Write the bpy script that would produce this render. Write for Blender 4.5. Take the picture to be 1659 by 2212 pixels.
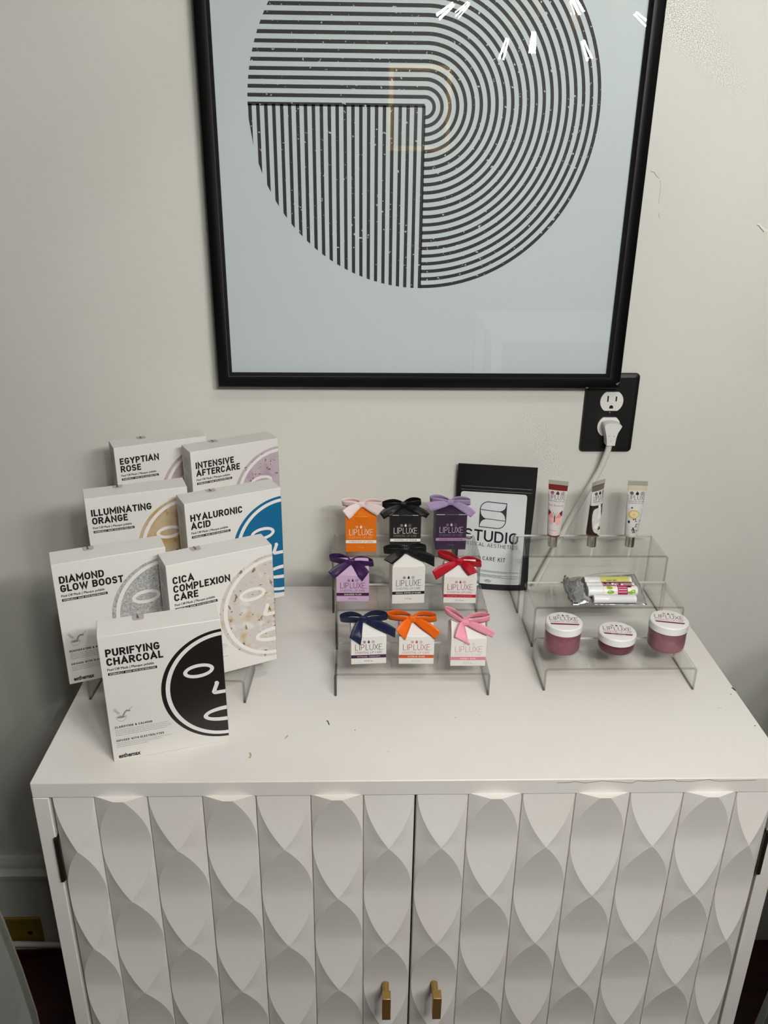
import bpy, bmesh, math, random
from mathutils import Vector, Matrix
PI = math.pi
random.seed(7)
for o in list(bpy.data.objects):
    bpy.data.objects.remove(o)
S = bpy.context.scene
COL = S.collection

# ------------------------------------------------------------------ camera, light, exposure
CAM_POS = (-0.02198, -1.21773, 1.44248)
RIGHT = Vector((0.999627, -0.024737, 0.011584))
UP = Vector((-0.000995, 0.390845, 0.920456))
FWD = Vector((0.027297, 0.920124, -0.390675))
cam = bpy.data.cameras.new('camera')
cam.sensor_fit = 'HORIZONTAL'
cam.sensor_width = 36.0
cam.lens = 1819.54 / 1659.0 * 36.0
cam.clip_start = 0.02
cam_ob = bpy.data.objects.new('camera', cam)
COL.objects.link(cam_ob)
M = Matrix.Identity(4)
for i in range(3):
    M[i][0], M[i][1], M[i][2], M[i][3] = RIGHT[i], UP[i], -FWD[i], CAM_POS[i]
cam_ob.matrix_world = M
S.camera = cam_ob

W = bpy.data.worlds.new('room_ambience')
S.world = W
W.use_nodes = True
W.node_tree.nodes['Background'].inputs[0].default_value = (0.9, 0.95, 1.0, 1)
W.node_tree.nodes['Background'].inputs[1].default_value = 0.02

BULB_POWER = 6.6
BULB_COLOR = (1.0, 0.985, 0.92)
CEIL_POWER = 6.0
CEIL_COLOR = (1.0, 0.985, 0.94)
S.view_settings.view_transform = 'Standard'
S.view_settings.look = 'None'
S.view_settings.exposure = 0.12
S.view_settings.gamma = 1.0
S.view_settings.use_curve_mapping = False
S.cycles.max_bounces = 14
S.cycles.transparent_max_bounces = 32
S.cycles.diffuse_bounces = 5
S.cycles.glossy_bounces = 5
S.cycles.caustics_reflective = False
S.cycles.caustics_refractive = False
S.cycles.sample_clamp_indirect = 4.0
S.cycles.use_denoising = True

# ------------------------------------------------------------------ materials
MATS = {}


def srgb(r, g, b):
    def f(c):
        c /= 255.0
        return c / 12.92 if c <= 0.04045 else ((c + 0.055) / 1.055) ** 2.4
    return (f(r), f(g), f(b))


def mat(name, col=(0.8, 0.8, 0.8), rough=0.5, metal=0.0, spec=0.5, coat=0.0, sheen=0.0, bump=None, emit=None):
    if name in MATS:
        return MATS[name]
    m = bpy.data.materials.new(name)
    m.use_nodes = True
    nt = m.node_tree
    b = nt.nodes['Principled BSDF']
    b.inputs['Base Color'].default_value = (*col, 1)
    b.inputs['Roughness'].default_value = rough
    b.inputs['Metallic'].default_value = metal
    b.inputs['Specular IOR Level'].default_value = spec
    b.inputs['Coat Weight'].default_value = coat
    b.inputs['Coat Roughness'].default_value = 0.08
    b.inputs['Sheen Weight'].default_value = sheen
    if emit:
        b.inputs['Emission Color'].default_value = (*emit[0], 1)
        b.inputs['Emission Strength'].default_value = emit[1]
    if bump:
        tc = nt.nodes.new('ShaderNodeTexCoord')
        n = nt.nodes.new('ShaderNodeTexNoise')
        n.inputs['Scale'].default_value = bump[0]
        n.inputs['Detail'].default_value = 3
        bp = nt.nodes.new('ShaderNodeBump')
        bp.inputs['Strength'].default_value = bump[1]
        bp.inputs['Distance'].default_value = bump[2]
        nt.links.new(tc.outputs['Object'], n.inputs['Vector'])
        nt.links.new(n.outputs['Fac'], bp.inputs['Height'])
        nt.links.new(bp.outputs['Normal'], b.inputs['Normal'])
    MATS[name] = m
    return m


def noise_mix(m, scale, lo, hi, col_b, detail=2.0, stretch=None, rough_w=0.5, kind='noise', coord='Object'):
    """blend the base colour of m towards col_b where a noise pattern is between lo and hi"""
    nt = m.node_tree
    b = nt.nodes['Principled BSDF']
    tc = nt.nodes.new('ShaderNodeTexCoord')
    src = tc.outputs[coord]
    if stretch:
        mp = nt.nodes.new('ShaderNodeMapping')
        mp.inputs['Scale'].default_value = stretch[0]
        mp.inputs['Rotation'].default_value = stretch[1]
        nt.links.new(src, mp.inputs['Vector'])
        src = mp.outputs['Vector']
    if kind == 'noise':
        n = nt.nodes.new('ShaderNodeTexNoise')
        n.inputs['Detail'].default_value = detail
        n.inputs['Roughness'].default_value = rough_w
        fac = n.outputs['Fac']
    else:
        n = nt.nodes.new('ShaderNodeTexVoronoi')
        fac = n.outputs['Distance']
    n.inputs['Scale'].default_value = scale
    nt.links.new(src, n.inputs['Vector'])
    mr = nt.nodes.new('ShaderNodeMapRange')
    mr.inputs['From Min'].default_value = lo
    mr.inputs['From Max'].default_value = hi
    nt.links.new(fac, mr.inputs['Value'])
    mx = nt.nodes.new('ShaderNodeMix')
    mx.data_type = 'RGBA'
    old = b.inputs['Base Color']
    if old.is_linked:
        nt.links.new(old.links[0].from_socket, mx.inputs['A'])
    else:
        mx.inputs['A'].default_value = old.default_value
    mx.inputs['B'].default_value = (*col_b, 1)
    nt.links.new(mr.outputs['Result'], mx.inputs['Factor'])
    nt.links.new(mx.outputs['Result'], old)
    return m


def clear(name, tint, ior=1.49, rough=0.0, bump=None):
    """thin clear sheet: light passes straight through a tint, plus a Fresnel reflection"""
    if name in MATS:
        return MATS[name]
    m = bpy.data.materials.new(name)
    m.use_nodes = True
    nt = m.node_tree
    nt.nodes.remove(nt.nodes['Principled BSDF'])
    out = nt.nodes['Material Output']
    tr = nt.nodes.new('ShaderNodeBsdfTransparent')
    tr.inputs['Color'].default_value = (*tint, 1)
    gl = nt.nodes.new('ShaderNodeBsdfGlossy')
    gl.inputs['Roughness'].default_value = rough
    fr = nt.nodes.new('ShaderNodeLayerWeight')      # Schlick's curve on the facing angle, alike from both sides
    fr.inputs['Blend'].default_value = .5
    pw = nt.nodes.new('ShaderNodeMath')
    pw.operation = 'POWER'
    pw.inputs[1].default_value = 5.0
    f0 = ((ior - 1) / (ior + 1)) ** 2
    ma = nt.nodes.new('ShaderNodeMath')
    ma.operation = 'MULTIPLY_ADD'
    ma.inputs[1].default_value = 1 - f0
    ma.inputs[2].default_value = f0
    nt.links.new(fr.outputs['Facing'], pw.inputs[0])
    nt.links.new(pw.outputs[0], ma.inputs[0])
    ms = nt.nodes.new('ShaderNodeMixShader')
    nt.links.new(ma.outputs[0], ms.inputs[0])
    nt.links.new(tr.outputs[0], ms.inputs[1])
    nt.links.new(gl.outputs[0], ms.inputs[2])
    nt.links.new(ms.outputs[0], out.inputs['Surface'])
    if bump:
        tc = nt.nodes.new('ShaderNodeTexCoord')
        n = nt.nodes.new('ShaderNodeTexNoise')
        n.inputs['Scale'].default_value = bump[0]
        bp = nt.nodes.new('ShaderNodeBump')
        bp.inputs['Strength'].default_value = bump[1]
        bp.inputs['Distance'].default_value = bump[2]
        nt.links.new(tc.outputs['Object'], n.inputs['Vector'])
        nt.links.new(n.outputs['Fac'], bp.inputs['Height'])
        nt.links.new(bp.outputs['Normal'], gl.inputs['Normal'])
        nt.links.new(bp.outputs['Normal'], fr.inputs['Normal'])
    MATS[name] = m
    return m


# ------------------------------------------------------------------ mesh builder
class MB:
    def __init__(self):
        self.v, self.f, self.m, self.sm = [], [], [], []
        self.mats = []

    def mi(self, m):
        if m not in self.mats:
            self.mats.append(m)
        return self.mats.index(m)

    def poly(self, pts, m, smooth=False):
        b = len(self.v)
        self.v += [tuple(p) for p in pts]
        self.f.append(list(range(b, b + len(pts))))
        self.m.append(self.mi(m))
        self.sm.append(smooth)

    def mesh(self, vs, fs, m, smooth=False):
        b = len(self.v)
        self.v += [tuple(p) for p in vs]
        k = self.mi(m)
        for f in fs:
            self.f.append([i + b for i in f])
            self.m.append(k)
            self.sm.append(smooth)

    def box(self, lo, hi, m):
        x0, y0, z0 = lo
        x1, y1, z1 = hi
        vs = [(x0, y0, z0), (x1, y0, z0), (x1, y1, z0), (x0, y1, z0), (x0, y0, z1), (x1, y0, z1), (x1, y1, z1), (x0, y1, z1)]
        self.mesh(vs, [(0, 3, 2, 1), (4, 5, 6, 7), (0, 1, 5, 4), (1, 2, 6, 5), (2, 3, 7, 6), (3, 0, 4, 7)], m)

    def grid(self, rows, m, smooth=True, close_u=False, flip=False):
        n, k = len(rows), len(rows[0])
        vs = [p for r in rows for p in r]
        fs = []
        for i in range(n - 1):
            for j in range(k if close_u else k - 1):
                a, b_ = i * k + j, i * k + (j + 1) % k
                q = (a, b_, b_ + k, a + k)
                fs.append(q[::-1] if flip else q)
        self.mesh(vs, fs, m, smooth)

    def lathe(self, prof, c, m, n=40, smooth=True):
        """prof: list of (r, z)"""
        rows = []
        for r, z in prof:
            rows.append([(c[0] + r * math.cos(2 * PI * i / n), c[1] + r * math.sin(2 * PI * i / n), c[2] + z) for i in range(n)])
        self.grid(rows, m, smooth, close_u=True)

    def disc(self, c, r, m, n=40):
        self.poly([(c[0] + r * math.cos(2 * PI * i / n), c[1] + r * math.sin(2 * PI * i / n), c[2]) for i in range(n)], m)

    def tube(self, pts, r, m, n=12, caps=True):
        pts = [Vector(p) for p in pts]
        rows = []
        prev = None
        for i, p in enumerate(pts):
            t = (pts[min(i + 1, len(pts) - 1)] - pts[max(i - 1, 0)]).normalized()
            if prev is None:
                a = Vector((0, 0, 1)) if abs(t.z) < 0.9 else Vector((1, 0, 0))
                u = t.cross(a).normalized()
            else:
                u = (prev - t * prev.dot(t)).normalized()
            prev = u
            w = t.cross(u)
            rr = r[i] if isinstance(r, (list, tuple)) else r
            rows.append([p + (u * math.cos(2 * PI * j / n) + w * math.sin(2 * PI * j / n)) * rr for j in range(n)])
        self.grid(rows, m, True, close_u=True)
        if caps:
            self.poly(rows[0][::-1], m)
            self.poly(rows[-1], m)

    def prism(self, outline, y0, y1, m, ax=('x', 'z'), smooth_side=False):
        """outline in x,z extruded along y"""
        n = len(outline)
        a = [(p[0], y0, p[1]) for p in outline]
        b = [(p[0], y1, p[1]) for p in outline]
        self.poly(a, m)
        self.poly(b[::-1], m)
        for i in range(n):
            j = (i + 1) % n
            self.poly([a[j], a[i], b[i], b[j]], m, smooth_side)

    def flat(self, polys, o, ex, ez, m, off=0.0):
        """2-D polygons laid on the plane o + u ex + v ez, lifted off along the normal ex x ez"""
        o, ex, ez = Vector(o), Vector(ex), Vector(ez)
        n = ex.cross(ez).normalized()
        for p in polys:
            self.poly([o + ex * q[0] + ez * q[1] + n * off for q in p], m)

    def build(self, name, parent=None, bevel=0.0, segs=2, solid=0.0, weld=False, loc=None, rotz=None, subd=0):
        me = bpy.data.meshes.new(name)
        me.from_pydata(self.v, [], self.f)
        for m in self.mats:
            me.materials.append(m)
        me.polygons.foreach_set('material_index', self.m)
        me.polygons.foreach_set('use_smooth', self.sm)
        me.update()
        me.set_sharp_from_angle(angle=.62)
        if weld:
            bm = bmesh.new()
            bm.from_mesh(me)
            bmesh.ops.remove_doubles(bm, verts=bm.verts, dist=1e-6)
            bmesh.ops.recalc_face_normals(bm, faces=bm.faces)
            bm.to_mesh(me)
            bm.free()
        o = bpy.data.objects.new(name, me)
        COL.objects.link(o)
        if parent:
            o.parent = parent
        if loc is not None:
            o.location = loc
        if rotz is not None:
            o.rotation_euler = (0, 0, rotz)
        if subd:
            md = o.modifiers.new('smooth', 'SUBSURF')
            md.levels = md.render_levels = subd
        if solid:
            md = o.modifiers.new('thickness', 'SOLIDIFY')
            md.thickness = solid
            md.offset = 0
        if bevel:
            md = o.modifiers.new('bevel', 'BEVEL')
            md.width = bevel
            md.segments = segs
            md.limit_method = 'ANGLE'
            md.angle_limit = 0.6
            md.harden_normals = False
        return o


def thing(name, label, cat, loc=(0, 0, 0), rotz=0.0, group=None):
    o = bpy.data.objects.new(name, None)
    COL.objects.link(o)
    o.location = loc
    o.rotation_euler = (0, 0, rotz)
    o.empty_display_size = 0.02
    return tag(o, label, cat, group)


def tag(o, label, cat, group=None):
    o['label'] = label
    o['category'] = cat
    if group:
        o['group'] = group
    return o


def structure(o):
    o['kind'] = 'structure'
    return o


# ------------------------------------------------------------------ lettering
def arc(cx, cy, rx, ry, a0, a1, n=8):
    return [(cx + rx * math.cos(math.radians(a0 + (a1 - a0) * i / n)), cy + ry * math.sin(math.radians(a0 + (a1 - a0) * i / n))) for i in range(n + 1)]


_O = arc(.5, .64, .5, .36, 0, 180, 12) + arc(.5, .36, .5, .36, 180, 360, 12)
GL = {
    'A': (.74, [([(0, 0), (.5, 1), (1, 0)], 0), ([(.17, .28), (.83, .28)], 0)]),
    'B': (.62, [([(0, 0), (0, 1), (.5, 1)] + arc(.55, .77, .4, .23, 90, -90) + [(0, .54)], 0), ([(.5, .54)] + arc(.58, .27, .42, .27, 90, -90) + [(0, 0)], 0)]),
    'C': (.62, [(arc(.5, .66, .5, .34, 34, 180) + arc(.5, .34, .5, .34, 180, 326), 0)]),
    'D': (.64, [([(0, 0), (0, 1), (.45, 1)] + arc(.45, .62, .55, .38, 90, 0) + arc(.45, .38, .55, .38, 0, -90) + [(0, 0)], 1)]),
    'E': (.54, [([(1, 1), (0, 1), (0, 0), (1, 0)], 0), ([(0, .52), (.85, .52)], 0)]),
    'F': (.54, [([(1, 1), (0, 1), (0, 0)], 0), ([(0, .5), (.85, .5)], 0)]),
    'G': (.64, [(arc(.5, .66, .5, .34, 38, 180) + arc(.5, .34, .5, .34, 180, 360) + [(1, .44), (.60, .44)], 0)]),
    'H': (.66, [([(0, 0), (0, 1)], 0), ([(1, 0), (1, 1)], 0), ([(0, .52), (1, .52)], 0)]),
    'I': (.19, [([(.5, 0), (.5, 1)], 0)]),
    'J': (.5, [([(1, 1)] + arc(.5, .32, .5, .32, 0, -170), 0)]),
    'K': (.66, [([(0, 0), (0, 1)], 0), ([(1, 1), (0, .36)], 0), ([(.36, .6), (1, 0)], 0)]),
    'L': (.52, [([(0, 1), (0, 0), (1, 0)], 0)]),
    'M': (.82, [([(0, 0), (0, 1), (.5, .3), (1, 1), (1, 0)], 0)]),
    'N': (.68, [([(0, 0), (0, 1), (1, 0), (1, 1)], 0)]),
    'O': (.66, [(_O, 1)]),
    '0': (.58, [(_O, 1)]),
    'P': (.6, [([(0, 0), (0, 1), (.5, 1)] + arc(.52, .72, .48, .28, 90, -90) + [(0, .44)], 0)]),
    'Q': (.66, [(_O, 1), ([(.6, .25), (1, 0)], 0)]),
    'R': (.63, [([(0, 0), (0, 1), (.5, 1)] + arc(.52, .74, .46, .26, 90, -90) + [(0, .48)], 0), ([(.5, .46), (1, 0)], 0)]),
    'S': (.6, [(arc(.5, .755, .48, .245, 38, 262, 12) + arc(.5, .255, .5, .255, 78, -142, 12), 0)]),
    'T': (.6, [([(0, 1), (1, 1)], 0), ([(.5, 1), (.5, 0)], 0)]),
    'U': (.64, [([(0, 1)] + arc(.5, .36, .5, .36, 180, 360, 12) + [(1, 1)], 0)]),
    'V': (.68, [([(0, 1), (.5, 0), (1, 1)], 0)]),
    'W': (.98, [([(0, 1), (.25, 0), (.5, .95), (.75, 0), (1, 1)], 0)]),
    'X': (.66, [([(0, 0), (1, 1)], 0), ([(0, 1), (1, 0)], 0)]),
    'Y': (.66, [([(0, 1), (.5, .42), (1, 1)], 0), ([(.5, .42), (.5, 0)], 0)]),
    'Z': (.58, [([(0, 1), (1, 1), (0, 0), (1, 0)], 0)]),
    '|': (.12, [([(.5, -.1), (.5, 1)], 0)]),
    '&': (.7, [([(1, .0), (.2, .78)] + arc(.42, .82, .2, .17, 190, 0) + [(.1, .4)] + arc(.4, .26, .36, .25, 160, 350) + [(.95, .5)], 0)]),
    '5': (.56, [([(.9, 1), (.12, 1), (.06, .55)] + arc(.46, .32, .5, .31, 115, -150), 0)]),
    '1': (.36, [([(.0, .78), (.7, 1), (.7, 0)], 0)]),
    '.': (.14, [([(.5, .0), (.5, .02)], 0)]),
    ' ': (.26, []),
}


def ribbon2d(pts, t, closed=False, cap=True):
    P = [Vector((p[0], p[1])) for p in pts]
    Q = [P[0]]
    for p in P[1:]:
        if (p - Q[-1]).length > 1e-6:
            Q.append(p)
    P = Q
    if closed and (P[0] - P[-1]).length < 1e-6:
        P.pop()
    n = len(P)
    if n < 2:
        return []
    if not closed and cap:
        P[0] = P[0] - (P[1] - P[0]).normalized() * t / 2
        P[-1] = P[-1] + (P[-1] - P[-2]).normalized() * t / 2
    L, Rr = [], []
    for i in range(n):
        if closed:
            a, b = (P[i] - P[i - 1]).normalized(), (P[(i + 1) % n] - P[i]).normalized()
        else:
            a = (P[i] - P[i - 1]).normalized() if i else (P[1] - P[0]).normalized()
            b = (P[i + 1] - P[i]).normalized() if i < n - 1 else a
        na, nb = Vector((-a.y, a.x)), Vector((-b.y, b.x))
        mm = na + nb
        if mm.length < 1e-6:
            mm = na
        mm.normalize()
        k = 1.0 / max(mm.dot(na), 0.36)
        L.append(P[i] + mm * k * t / 2)
        Rr.append(P[i] - mm * k * t / 2)
    out = []
    for i in range(n if closed else n - 1):
        j = (i + 1) % n
        out.append([tuple(Rr[i]), tuple(Rr[j]), tuple(L[j]), tuple(L[i])])
    return out


def stroke_text(s, x, y, cap, t, width=None, track=.12, wide=1.0, align='l', serif=False):
    """capital lettering as polygons, cap height `cap`, stroke t (share of cap)"""
    adv = []
    X = 0.0
    for ch in s:
        w, st = GL.get(ch, GL[' '])
        w = max(w * wide, t)
        adv.append((X, w, st, ch))
        X += w + track
    X -= track
    sx = 1.0 if width is None else width / (X * cap)
    total = X * cap * sx
    x0 = x if align == 'l' else x - total / 2
    out = []
    for ax, w, st, ch in adv:
        for pl, closed in st:
            pts = [(ax + t / 2 + p[0] * (w - t), t / 2 + p[1] * (1 - t)) for p in pl]
            out += ribbon2d([(p[0] * sx, p[1]) for p in pts], t * (sx if sx < 1 else 1), closed)
            if serif and not closed:
                for q in (pts[0], pts[-1]):
                    if q[1] < .1 or q[1] > .9:
                        yy = 0.02 if q[1] < .5 else .98
                        out.append([((q[0] - .17) * sx, yy - .02), ((q[0] + .17) * sx, yy - .02), ((q[0] + .17) * sx, yy + .02), ((q[0] - .17) * sx, yy + .02)])
    return [[(x0 + p[0] * cap, y + p[1] * cap) for p in q] for q in out]


_FONT = {}


def font_text(s, x, y, height, width=None, bold=0.0, align='l', shear=0.0):
    """lettering in Blender's own typeface as polygons; height = height of a capital"""
    key = (s, bold, shear)
    if key not in _FONT:
        cu = bpy.data.curves.new('lettering', 'FONT')
        cu.body = s
        cu.offset = bold
        cu.shear = shear
        cu.resolution_u = 3
        ob = bpy.data.objects.new('lettering', cu)
        COL.objects.link(ob)
        dg = bpy.context.evaluated_depsgraph_get()
        me = bpy.data.meshes.new_from_object(ob.evaluated_get(dg))
        vs = [(v.co.x, v.co.y) for v in me.vertices]
        _FONT[key] = [[vs[i] for i in p.vertices] for p in me.polygons]
        bpy.data.objects.remove(ob)
        bpy.data.curves.remove(cu)
        bpy.data.meshes.remove(me)
    pol = _FONT[key]
    if not pol:
        return []
    xs = [p[0] for q in pol for p in q]
    x0, x1 = min(xs), max(xs)
    k = height / 0.70
    kx = k if width is None else width / (x1 - x0)
    tot = (x1 - x0) * kx
    ox = x if align == 'l' else x - tot / 2
    return [[(ox + (p[0] - x0) * kx, y + p[1] * k) for p in q] for q in pol]


def rect(x0, y0, x1, y1):
    return [(x0, y0), (x1, y0), (x1, y1), (x0, y1)]


def ellipse(cx, cy, a, b, n=36, rot=0.0):
    c, s = math.cos(rot), math.sin(rot)
    return [(cx + a * math.cos(2 * PI * i / n) * c - b * math.sin(2 * PI * i / n) * s, cy + a * math.cos(2 * PI * i / n) * s + b * math.sin(2 * PI * i / n) * c) for i in range(n)]


def ring(cx, cy, a0, b0, a1, b1, t0=0, t1=360, n=64, rot=0.0, xmax=None):
    out = []
    c, s = math.cos(rot), math.sin(rot)

    def P(a, b, t):
        x, y = a * math.cos(t), b * math.sin(t)
        q = (cx + x * c - y * s, cy + x * s + y * c)
        return (min(q[0], xmax), q[1]) if xmax is not None else q
    for i in range(n):
        u, v = math.radians(t0 + (t1 - t0) * i / n), math.radians(t0 + (t1 - t0) * (i + 1) / n)
        q = [P(a1, b1, u), P(a1, b1, v), P(a0, b0, v), P(a0, b0, u)]
        if xmax is not None and max(p[0] for p in q) - min(p[0] for p in q) < 1e-7:
            continue
        out.append(q if True else q)
    return out


def clip_right(polys, xm):
    """cut convex polygons at x <= xm"""
    out = []
    for p in polys:
        r = []
        for i in range(len(p)):
            a, b = p[i], p[(i + 1) % len(p)]
            if a[0] <= xm:
                r.append(a)
            if (a[0] - xm) * (b[0] - xm) < 0:
                f = (xm - a[0]) / (b[0] - a[0])
                r.append((xm, a[1] + f * (b[1] - a[1])))
        if len(r) > 2:
            out.append(r)
    return out


def sliced(polys, step):
    """cut convex polygons into strips, so that they can follow a curved surface"""
    out = []
    for p in polys:
        lo, hi = min(q[0] for q in p), max(q[0] for q in p)
        n = max(1, math.ceil((hi - lo) / step))
        if n == 1:
            out.append(p)
            continue
        rest = p
        for i in range(n):
            x = lo + (hi - lo) * (i + 1) / n
            if i < n - 1:
                a = clip_right([rest], x)
                mir = clip_right([[(-q[0], q[1]) for q in rest]], -x)
                out += a
                if not mir:
                    break
                rest = [(-q[0], q[1]) for q in mir[0]]
            else:
                out.append(rest)
    return out


def fan(p):
    """an outline as a triangle fan (for clipping)"""
    cx = sum(q[0] for q in p) / len(p)
    cy = sum(q[1] for q in p) / len(p)
    return [[(cx, cy), p[i], p[(i + 1) % len(p)]] for i in range(len(p))]


def drop(cx, cy, r):
    return [(cx, cy + 1.5 * r)] + arc(cx, cy - .25 * r, .8 * r, .8 * r, 150, 390, 12)


def leaf_shapes(cx, cy, r):
    p = arc(cx, cy, r, r, 60, 300, 10) + arc(cx, cy, r, r, 300, 420, 6)[1:-1]
    p[0] = (cx + .45 * r, cy + 1.05 * r)
    return p


def honeycomb(cx, cy, r):
    out = []
    for k in range(7):
        a = math.radians(60 * k + 30)
        x, y = (cx, cy) if k == 6 else (cx + .62 * r * math.cos(a), cy + .62 * r * math.sin(a))
        out += ribbon2d([(x + .34 * r * math.cos(math.radians(60 * i)), y + .34 * r * math.sin(math.radians(60 * i))) for i in range(6)], .13 * r, True)
    return out


def logo(mb, o, ex, ez, x0, x1, base, cap, m_dark, m_mid, m_soft, off, icons=True, sub=True, t=.075, paper=None):
    """the thin display wordmark, its strapline and the three little emblems"""
    w = x1 - x0
    mb.flat(stroke_text('LIP', x0, base, cap, t, width=w * .335, track=.1, wide=.82), o, ex, ez, m_dark, off)
    mb.flat(stroke_text('LUXE', x0 + w * .385, base, cap, t, width=w * .615, track=.09, wide=1.0), o, ex, ez, m_dark, off)
    if sub:
        mb.flat(stroke_text('ESSENTIAL LIP CARE', x0, base - cap * .56, cap * .36, .12, width=w * .98, track=.16), o, ex, ez, m_mid, off)
        mb.flat(font_text('TM', x1 + w * .015, base, cap * .12, width=w * .055), o, ex, ez, m_soft, off)
    if icons:
        c = (x0 + x1) / 2
        r = cap * .2
        y = base + cap * 1.36
        mb.flat([leaf_shapes(c - r * 3.1, y, r * 1.05)], o, ex, ez, m_mid, off)
        if paper:
            for q in (-.4, .05, .5):
                mb.flat(ribbon2d([(c - r * 3.1 - r * .7, y + q * r - .2 * r), (c - r * 3.1 + r * .7, y + q * r + .25 * r)], r * .13), o, ex, ez, paper, off + .00005)
        mb.flat([drop(c, y, r * 1.05)], o, ex, ez, m_dark, off)
        mb.flat(honeycomb(c + r * 3.1, y, r * 1.25), o, ex, ez, m_mid, off)


INK = mat('black_ink', srgb(22, 21, 22), .55, spec=.3)
GREYINK = mat('grey_ink', srgb(140, 138, 135), .6)
CARD = mat('white_card', srgb(220, 217, 214), .5, spec=.35)
CARDW = mat('white_print', srgb(226, 223, 222), .5, spec=.35)

# ------------------------------------------------------------------ the room
wallm = mat('wall_paint', srgb(213, 213, 206), .9, spec=.05, bump=(260, .07, .002))
noise_mix(wallm, 1.3, .35, .75, srgb(209, 208, 202), 2)
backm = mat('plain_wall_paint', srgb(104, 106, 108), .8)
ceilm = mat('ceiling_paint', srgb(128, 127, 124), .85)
trimm = mat('trim_paint', srgb(205, 203, 196), .45)
crackm = mat('wall_crack', srgb(140, 136, 124), .8)
chipm = mat('plaster_chip', srgb(226, 224, 212), .8)

X0, X1, Y0, ZC = -2.3, 2.5, -3.6, 2.6
b = MB()
b.box((X0 - .1, 0, -.05), (X1 + .1, .1, ZC + .05), wallm)
# hairline cracks and a chip in the paint
for pts, wd, mm in [([(.3690, 1.4255), (.3735, 1.4245), (.3770, 1.4200), (.3812, 1.4172)], .0008, crackm),
                    ([(.3830, 1.4150), (.3845, 1.4080), (.3850, 1.398), (.3848, 1.385)], .0004, crackm),
                    ([(.3868, 1.372), (.3890, 1.366)], .0005, crackm),
                    ([(.5285, 1.3598), (.5330, 1.3565), (.5375, 1.3530), (.5420, 1.351)], .0028, chipm),
                    ([(.5270, 1.3580), (.5300, 1.3572), (.5320, 1.3545), (.5360, 1.3515), (.5375, 1.3495)], .0010, crackm)]:
    b.flat(ribbon2d(pts, wd), (0, -.0003, 0), (1, 0, 0), (0, 0, 1), mm)
structure(b.build('wall_back'))

floorm = mat('dark_floorboards', srgb(62, 22, 15), .35)
noise_mix(floorm, 6, .3, .75, srgb(28, 9, 7), 4, stretch=((1, 14, 1), (0, 0, 0)))
b = MB()
b.box((X0 - .1, Y0 - .1, -.1), (X1 + .1, .1, 0), floorm)
structure(b.build('floor'))
b = MB()
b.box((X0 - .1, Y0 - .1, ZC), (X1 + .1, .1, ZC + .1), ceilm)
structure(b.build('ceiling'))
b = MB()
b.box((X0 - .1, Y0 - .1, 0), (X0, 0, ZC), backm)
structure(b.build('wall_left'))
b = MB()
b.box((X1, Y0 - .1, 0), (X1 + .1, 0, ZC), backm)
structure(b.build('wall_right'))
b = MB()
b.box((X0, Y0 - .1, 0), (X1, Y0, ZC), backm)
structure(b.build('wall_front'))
# baseboard with a moulded cap
b = MB()
prof = [(0, 0), (-.016, 0), (-.016, .183), (-.021, .186), (-.022, .196), (-.014, .206), (-.012, .216), (-.007, .2256), (0, .2256)]
for (ya, za), (yb, zb) in zip(prof[:-1], prof[1:]):
    b.poly([(X0, ya, za), (X1, ya, za), (X1, yb, zb), (X0, yb, zb)][::-1], trimm)
structure(b.build('baseboard_back'))

# ceiling light panel of the room (its own light)
# ------------------------------------------------------------------ chandelier seen in the picture glass
brass = mat('aged_brass', srgb(176, 140, 74), .3, metal=1.0)
blackmetal = mat('black_metal', srgb(25, 25, 26), .4, metal=.6)
FIL_R, FIL_L = .0012, .05
glow = mat('glowing_filament', (1, 1, 1), .5, emit=(BULB_COLOR, BULB_POWER / (PI * 4 * 2 * PI * FIL_R * FIL_L)))
bulbglass = clear('bulb_glass', (.99, .99, .99), 1.2)
HUB = Vector((.44, -1.37, 1.98))
ch = thing('chandelier', 'brass chandelier of bare filament bulbs, mirrored in the picture glass', 'chandelier', HUB)
b = MB()
b.lathe([(0.0001, -.035), (.02, -.03), (.034, -.012), (.036, 0), (.034, .012), (.02, .03), (.0001, .035)], (0, 0, 0), brass, 24)
b.build('hub', ch)
b = MB()
b.tube([(0, 0, .02), (0, 0, ZC - HUB.z - .02)], .006, brass)
b.lathe([(.0001, 0), (.06, 0), (.06, .02), (.0001, .02)], (0, 0, ZC - HUB.z - .02), brass, 32)
b.build('rod', ch)
TIPS = [(0.204, -1.374, 1.798), (0.363, -1.369, 1.711), (0.437, -1.362, 1.727), (0.577, -1.348, 1.709), (0.541, -1.346, 1.815), (0.711, -1.326, 1.778), (0.27, -1.58, 1.83), (0.58, -1.58, 1.84), (0.40, -1.66, 1.93), (0.12, -1.46, 1.99)]
for tp in TIPS:
    v = Vector(tp) - HUB
    L = v.length
    d = v.normalized()
    a = MB()
    e = d * (L - .085)
    a.tube([d * .03, e], .004, brass)
    a.tube([e - d * .002, e + d * .028], .013, brass, 16)
    arm = a.build('arm', ch)
    q = d.to_track_quat('Z', 'Y').to_matrix()
    g = MB()
    g.lathe([(.012, 0), (.013, .012), (.022, .035), (.029, .06), (.03, .075), (.025, .095), (.012, .107), (.0005, .11)], (0, 0, 0), bulbglass, 20)
    g.v = [tuple(q @ Vector(p) + e + d * .026) for p in g.v]
    bulb = g.build('bulb', ch)
    f = MB()
    for k in range(4):
        an = k * PI / 2 + .5
        o0 = Vector((.0045 * math.cos(an), .0045 * math.sin(an), .038))
        o1 = Vector((.0085 * math.cos(an), .0085 * math.sin(an), .088))
        f.tube([q @ o0 + e + d * .026, q @ o1 + e + d * .026], FIL_R, glow, 6)
    f.build('filament', bulb)

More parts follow.
